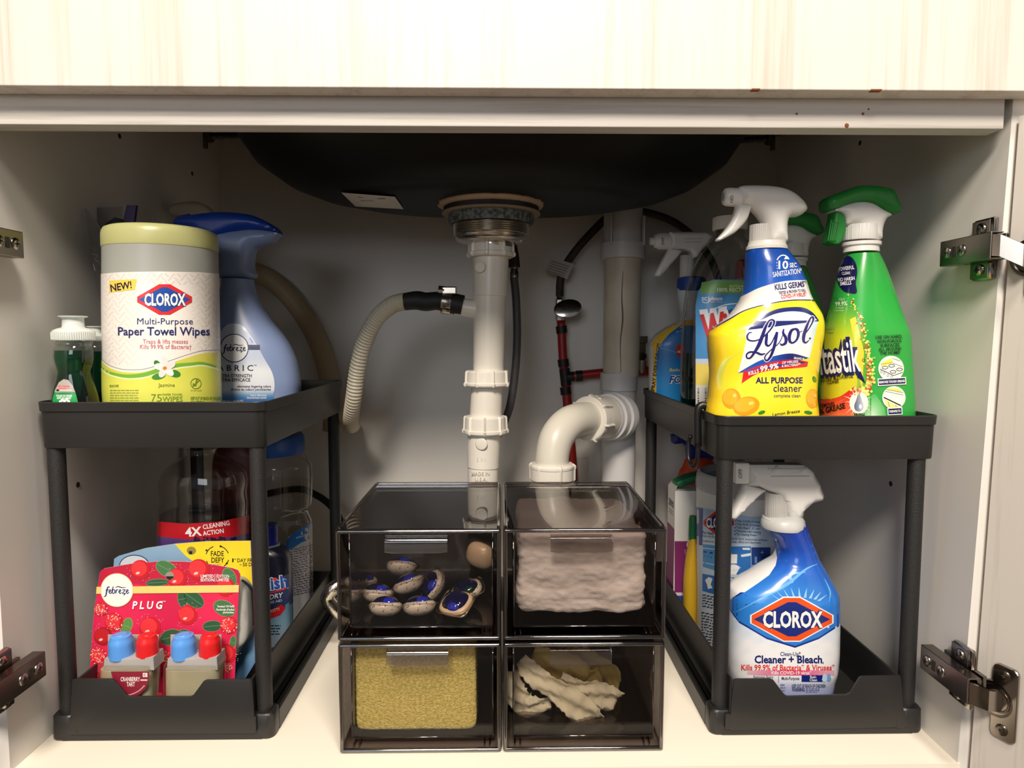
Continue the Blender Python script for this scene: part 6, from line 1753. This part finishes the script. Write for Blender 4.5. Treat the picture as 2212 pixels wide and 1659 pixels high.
Vb = [(1816, 1345), (1768, 1376), (1717, 1395), (1656, 1376), (1597, 1341), (1580, 1318), (1574, 1298)]
lf2 = [(1574, 1298), (1609, 1280), (1640, 1259), (1662, 1243), (1676, 1222), (1680, 1205), (1677, 1188), (1668, 1170), (1652, 1156), (1644, 1148)]
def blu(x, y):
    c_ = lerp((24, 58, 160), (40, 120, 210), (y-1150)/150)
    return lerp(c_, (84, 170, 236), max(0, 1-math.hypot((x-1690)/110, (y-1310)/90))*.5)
# white lower part: pale blue clouds at the top, violet tint at the foot
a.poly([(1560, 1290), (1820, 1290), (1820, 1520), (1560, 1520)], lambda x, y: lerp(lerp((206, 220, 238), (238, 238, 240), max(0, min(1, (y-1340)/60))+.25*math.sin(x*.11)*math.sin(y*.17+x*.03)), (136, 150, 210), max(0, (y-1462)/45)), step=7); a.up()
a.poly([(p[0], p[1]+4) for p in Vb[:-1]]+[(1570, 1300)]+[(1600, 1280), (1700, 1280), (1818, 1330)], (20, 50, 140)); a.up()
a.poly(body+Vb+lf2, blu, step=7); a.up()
# swirls of light print
for pts, wd, c_ in (([(1590, 1342-20), (1650, 1290), (1700, 1262), (1740, 1230), (1765, 1218)], [1, 4, 7, 4, 1], (96, 170, 230)), ([(1700, 1262), (1712, 1256), (1706, 1248), (1712, 1240), (1740, 1236)], [1, 5, 7, 5, 1], (110, 176, 232)), ([(1790, 1300), (1792, 1278), (1780, 1250)], [1, 3, 1], (110, 176, 232))):
    a.line(pts, wd, c_, 6)
a.up()
for k in range(9):
    th = math.radians(40+k*12); a.poly([(1722+34*math.cos(th)*1.6, 1310-20*math.sin(th)), (1722+52*math.cos(th)*1.6, 1312-44*math.sin(th)), (1724+36*math.cos(th-.06)*1.6, 1310-20*math.sin(th-.06))], (150, 200, 240))
a.up()
diamond(a, 1710, 1337, 172, 92, (232, 84, 30), (26, 44, 122), 128, 33, (230, 236, 246), 2)
a.ell(1787.5, 1354, 2, 2, (220, 230, 245))
a.L = 4
nv = (28, 34, 104); rd = (222, 58, 48)
a.text('Clean-Up*', 1685, 1416, 8.5, 44, nv, .01); a.text('Cleaner + Bleach', 1630, 1431.5, 16, 145, nv, .03); a.text('1', 1776, 1433, 4, 2, nv)
a.text('Kills 99.9% of Bacteria* & Viruses*', 1602, 1447, 12, 200, rd, .02)
a.poly([(1616, 1447), (1801, 1447), (1801, 1458), (1640, 1458), (1614, 1455)], lambda x, y: lerp((226, 60, 110), (236, 206, 220), abs(x-1712)/105), step=10); a.up()
a.text('Kills COVID-19 virus*', 1666, 1456, 7, 86, WHITE, .02); a.L = 4
a.text('Removes Stains', 1628, 1464, 5.5, 42, (70, 74, 96), .01); a.rect(1681, 1459, 1682, 1473, (70, 74, 110)); a.text('Multi-Purpose', 1688, 1468, 7, 38, (40, 44, 80), .015)
a.rect(1731, 1457.5, 1776, 1472, (24, 38, 118)); a.up(); a.text('Rain', 1749, 1464, 5.5, 13, WHITE, .015); a.text('Clean', 1748, 1470.5, 5.5, 16, WHITE, .015)
for x, y, s_ in ((1789, 1462, 1), (1780, 1463, 1.05)): a.poly([(x, y-9*s_), (x+5*s_, y+2), (x+4*s_, y+7), (x, y+9*s_), (x-4*s_, y+7), (x-5*s_, y+2)], (120, 170, 214) if s_ == 1 else (190, 216, 238), 4, L=5 if s_ == 1 else 6)
gy_ = (84, 92, 130)
a.text('KEEP OUT OF REACH OF CHILDREN', 1710, 1484, 7, 72, gy_, .03); a.text('WARNING:', 1710, 1492, 7.5, 28, gy_, .05); smalltext(a, 1740, 1770, 1485.5, 3.6, 3, 2, (120, 128, 166), 4); smalltext(a, 1685, 1696, 1477, 6, 4, 3, (120, 128, 166), 6)
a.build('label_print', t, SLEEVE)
obj('trigger_body', puff([(1610, 1001), (1670, 1001), (1731, 1002), (1749, 1016), (1764, 1044), (1773, 1068), (1768, 1076), (1744, 1085), (1732, 1096), (1728, 1113), (1714, 1117), (1698, 1115), (1693, 1096), (1683, 1076), (1670, 1062), (1653, 1056), (1636, 1048), (1609, 1046)], KY, .0155, .007), wpl, t, True, auto=50)
nzl = obj('nozzle', box(at(1580, 1020, KY)[0], at(1610, 1020, KY)[0], KY-.0135, KY+.0135, at(1590, 1046, KY-.0135)[2], at(1590, 1000, KY-.0135)[2], .002), wpl, t, True, auto=40)
obj('lever', puff([(1606, 1045), (1651, 1057), (1638, 1066), (1623, 1081), (1604, 1101), (1586, 1118), (1577, 1115), (1582, 1098), (1595, 1073)], KY, .0095, .003), wpl, t, True, auto=50)
for y in (1013, 1029): obj('moulded_groove', tube([at(1659+(y-1013)*.4, y, KY-.0157), at(1742+(y-1013)*.4, y-.5, KY-.0157)], .0007, 6, 1), M('white_groove', (196, 194, 190), .4), t)
knurl('neck_collar', 1677, 1063, 1114, .0125, KY, frost, t)
obj('neck_ring', lathe([(0, 0), (.0235, 0), (.0245, .003), (.0235, .0085), (.021, .0125), (.0175, .0145), (0, .0145)], at(1691, 1139, KY), 44), milky('frosted_ring', (222, 222, 220), .15), t, True, auto=40)
plate_text(t, KY-.0136, [('OFF', 1603, 1023, 8, 21, (120, 120, 118), dict(rot=90, bold=.02, align='c'))])

# ---- disinfecting wipes tub
VY = .862
vt = Loft(VY, [(1080, 1503, 1716, None, 2), (1200, 1503, 1716, None, 2), (1420, 1503, 1716, None, 2)], ZD)
VR = float(vt.R[-1, 2]); vx = float(vt.R[-1, 1])
t = thing('wipes_canister', vt.base(), 'disinfecting wipes tub with a clear lid and light blue label behind the bleach spray', 'wipes canister')
obj('tub', vt.geo(), M('white_tub', (222, 224, 226), .4), t, True, auto=40)
lidm = milky('frosted_lid', (196, 200, 204), .2)
z_ = vt.z1
obj('lid', lathe([(0, -.0005), (VR*1.0, -.0005), (VR*1.015, .002), (VR*1.015, .010), (VR*1.0, .012), (VR*1.0, .0165), (VR*.985, .020), (VR*.93, .0225), (VR*.88, .0215), (VR*.80, .0155), (0, .0135)], (vx, VY, z_), 64), lidm, t, True, auto=40)
a = Art(vt, .80, 8)
a.poly([(1498, 1094), (1560, 1104), (1620, 1117), (1722, 1112), (1722, 1430), (1498, 1430)], ramp([(1100, (150, 186, 222)), (1180, (200, 214, 230)), (1260, (190, 208, 228)), (1330, (214, 220, 226)), (1420, (220, 222, 224))]), step=9); a.up()
a.poly([(1500, 1094), (1519, 1098), (1518, 1178), (1500, 1176)], (24, 60, 150))
diamond(a, 1553, 1129, 66, 52, (206, 48, 50), (24, 40, 112), 52, 20, (220, 228, 236))
a.L = 2
dk = (40, 46, 66)
for i, s_ in enumerate(('Kills COVID-19 Virus*', 'Kills 99.9% of Viruses*', 'Kills Staph*, E. coli*', 'Prevents odor-causing', '5x Cleaning Power****')):
    y = 1127.5+i*7.1
    a.line([(1585, y-3), (1587.5, y-.5), (1592, y-6)], 1.3, dk); a.text(s_, 1593, y, 4.6, 50, dk, .02, 0, -3)
a.text('For Daily Cleaning', 1518, 1152, 5, 50, dk, .02, 0, -8); a.text('Kills 99.9% of germs', 1518, 1159, 4.2, 50, dk, .005, 0, -8)
a.text('Disinfecting. Use on hard, nonporous surfaces', 1545, 1163, 5, 112, dk, .008, 0, -3); a.text('in home, office and classroom.', 1572, 1172, 5, 72, dk, .008, 0, -2)
a.text('CLEANS & DISINFECTS', 1519, 1170, 3.6, 50, dk, .01, 0, -6)
b1, b2, b3 = (84, 150, 206), (46, 112, 186), (38, 70, 140)
a.poly([(1519, 1175), (1545, 1178), (1545, 1232), (1519, 1224)], b1); a.poly([(1573, 1180), (1622, 1180), (1622, 1242), (1573, 1240)], b2); a.poly([(1623, 1182), (1664, 1182), (1664, 1240), (1623, 1240)], b3); a.poly([(1518, 1239), (1545, 1244), (1545, 1284), (1518, 1276)], b2); a.up()
a.poly([(1573, 1197), (1593, 1197), (1592, 1217), (1574, 1217)], WHITE); a.ell(1584, 1226, 13, 7, WHITE); a.poly([(1578, 1230), (1596, 1230), (1590, 1241), (1578, 1241)], WHITE); a.poly([(1600, 1198), (1622, 1194), (1622, 1200), (1602, 1203)], (226, 234, 242)); a.poly([(1604, 1183), (1620, 1183), (1620, 1188), (1604, 1187)], (226, 234, 242)); a.rect(1630, 1202, 1635, 1216, (120, 160, 206)); a.line([(1624, 1221), (1662, 1220)], 1.5, (160, 190, 220)); a.line([(1624, 1228), (1655, 1228)], 1.2, (120, 160, 206))
a.poly([(1524, 1253), (1532, 1246), (1540, 1250), (1536, 1262), (1540, 1270), (1530, 1272), (1528, 1262)], WHITE); a.ell(1524, 1192, 4, 2, (30, 70, 150)); a.ell(1537, 1194, 4, 2, (30, 70, 150)); a.line([(1519, 1184), (1545, 1186)], 1.2, WHITE); a.line([(1519, 1215), (1545, 1220)], 1.6, (206, 222, 236))
for x, y in ((1530, 1202), (1537, 1204), (1523, 1201)): a.ell(x, y, 1.3, 1.3, (30, 60, 140), n=8)
for x, y in ((1597, 1226), (1646, 1193)): a.line([(x-4, y), (x+4, y)], .8, WHITE); a.line([(x, y-4), (x, y+4)], .8, WHITE)
a.L = 2
smalltext(a, 1575, 1625, 1246, 6.5, 3, 2.6, (90, 98, 116), 3, .12); smalltext(a, 1572, 1600, 1268, 6, 8, 3, (70, 78, 100), 9, .05)
smalltext(a, 1518, 1546, 1284, 6, 5, 3, (70, 78, 100), 10, .2); smalltext(a, 1516, 1548, 1322, 6.2, 13, 3, (70, 78, 100), 12, .22)
a.build('label_print', t, INK)

# ---- white and purple box with a green piece on top
bx0, bx1, by0, by1, bz = .2425, .308, .912, .952, .2045
t = thing('cartoned_product', ((bx0+bx1)/2, (by0+by1)/2, ZD), 'tall white and purple carton at the inner side of the right drawer', 'carton')
obj('carton', box(bx0, bx1, by0, by1, ZD, bz, .0006), M('white_carton', (222, 220, 216), .5), t)
obj('carton_flap', ([(bx0, by0, bz), (bx0, by1, bz), (bx0+.004, by1-.004, bz+.007), (bx0+.004, by0+.006, bz+.0065), (bx0+.0006, by0, bz-.0004), (bx0+.0006, by1, bz-.0004), (bx0+.0046, by1-.004, bz+.0066), (bx0+.0046, by0+.006, bz+.0061)], [(0, 1, 2, 3), (7, 6, 5, 4), (0, 4, 5, 1), (1, 5, 6, 2), (2, 6, 7, 3), (3, 7, 4, 0)]), M('grey_flap', (190, 186, 182), .5), t)
a = Art(lambda x, z: by0-.0002, by0, 0)
zpx = lambda z, Y=by0: None
def zy(px, z, Y):  # pixel row of height z at depth Y
    d = np.array([0, Y, z])-_c
    return CY-F*float(d @ _u)/float(d @ _f)
yA, yB, yC, yD = zy(1470, .134, by0), zy(1470, .060, by0), zy(1470, .0555, by0), zy(1470, .040, by0)
xa, xb = CX+F*float((np.array([bx0+.0004, by0, .12])-_c) @ _r)/float((np.array([bx0, by0, .12])-_c) @ _f), 1545
a.poly([(xa, yA), (xb, yA), (xb, yB), (xa, yB)], (124, 40, 96)); a.poly([(xa, yB), (xb, yB), (xb, yC), (xa, yC)], (220, 200, 214)); a.poly([(xa, yC), (xb, yC), (xb, yD), (xa, yD)], (40, 74, 150)); a.up()
a.ell(1492, 1177, 9, 11, (226, 222, 220)); a.text('FLYING', 1478, 1191, 4, 14, (200, 170, 190)); a.text('TRAP', 1478, 1197, 4, 10, (200, 170, 190))
a.build('front_print', t, CARD)
# print of the side that faces the middle of the cabinet
V, Fc, C_ = [], [], []
def side(y0, y1, z0, z1, col, e):
    k = len(V); V.extend([(bx0-e, y0, z0), (bx0-e, y1, z0), (bx0-e, y1, z1), (bx0-e, y0, z1)]); Fc.append((k, k+3, k+2, k+1)); C_.extend([(*lin(col), 1)]*4)
side(by0, by1, .060, .150, (124, 40, 96), .0002); side(by0, by1, .0555, .060, (220, 200, 214), .0002); side(by0, by1, .040, .0555, (40, 74, 150), .0002)
gv, gf = glyphs('zevo', .02, 0)
k = len(V); sx = (by1-by0)*.70/(gv[:, 0].max()-gv[:, 0].min())
for p in gv: V.append((bx0-.0004, by1-.006-(p[0]-gv[:, 0].min())*sx, .178+p[1]*.020)); C_.append((*lin((60, 56, 60)), 1))
Fc += [tuple(k+i for i in q) for q in gf]
for i in range(2): side(by0+.008, by1-.008, .1715-i*.004, .173-i*.004, (160, 156, 156), .0004)
so = obj('side_print', (V, Fc, 1), CARD, t)
ca = so.data.color_attributes.new('ink', 'FLOAT_COLOR', 'POINT'); ca.data.foreach_set('color', np.array(C_, np.float32).ravel())
gr = obj('green_scoop', puff([(1456, 1040), (1475, 1029), (1500, 1022), (1525, 1018), (1552, 1019), (1556, 1030), (1530, 1033), (1500, 1037), (1472, 1048), (1460, 1048)], .930, .012, .003, 3), M('green_plastic_piece', (20, 108, 66), .4), smooth=True, base=(.275, .93, bz))
tag(gr, 'curved green plastic piece lying on top of the white and purple carton', 'plastic piece')
# ---- slim yellow bottle with a green cap
yb = Loft(.888, [(1165, 1489, 1503, .006, 2), (1180, 1486, 1505, .008, 2), (1220, 1479, 1506, .011, 2.2), (1270, 1475, 1507, .012, 2.3), (1400, 1474, 1507, .012, 2.3)], ZD)
t = thing('slim_bottle', yb.base(), 'slim yellow bottle with a green neck squeezed beside the wipes tub', 'bottle')
obj('bottle', yb.geo(32), M('amber_yellow_bottle', (206, 164, 40), .35), t, True, auto=50)
obj('green_cap', lathe([(0, -.002), (.0052, -.002), (.0056, .004), (.0055, .026), (.0045, .031), (0, .032)], (float(yb.R[-1, 1]), .888, yb.z1), 20), M('green_neck', (30, 104, 64), .4), t, True, auto=40)
# ---- orange and blue sprayer behind the carton
ob = Loft(.988, [(990, 1484, 1536, .013, 2), (1000, 1478, 1541, .016, 2), (1012, 1474, 1545, .018, 2), (1026, 1466, 1548, .020, 2.1), (1060, 1460, 1552, .020, 2.2), (1300, 1460, 1552, .020, 2.2)], ZD)
t = thing('orange_sprayer', ob.base(), 'orange bottle with a blue trigger behind the white and purple carton', 'spray bottle')
obj('bottle', ob.geo(40, .003), M('orange_bottle', (206, 66, 26), .35, bump=(60, .2)), t, True, auto=50)
for y in (1006, 1018): obj('moulded_rib', lathe([(.0145, 0), (.0195 if y > 1010 else .0178, .0006), (.0145, .0012)], (float(ob.R[-2, 1]), .988, at(1508, y, .97)[2]), 36), M('orange_rib', (180, 52, 20), .4), t, True)
obj('trigger_head', puff([(1451, 940), (1480, 930), (1530, 925), (1545, 940), (1540, 975), (1536, 992), (1486, 992), (1482, 965), (1470, 956), (1453, 957)], .988, .012, .003), M('cobalt_trigger', (22, 34, 130), .4), t, True, auto=45)
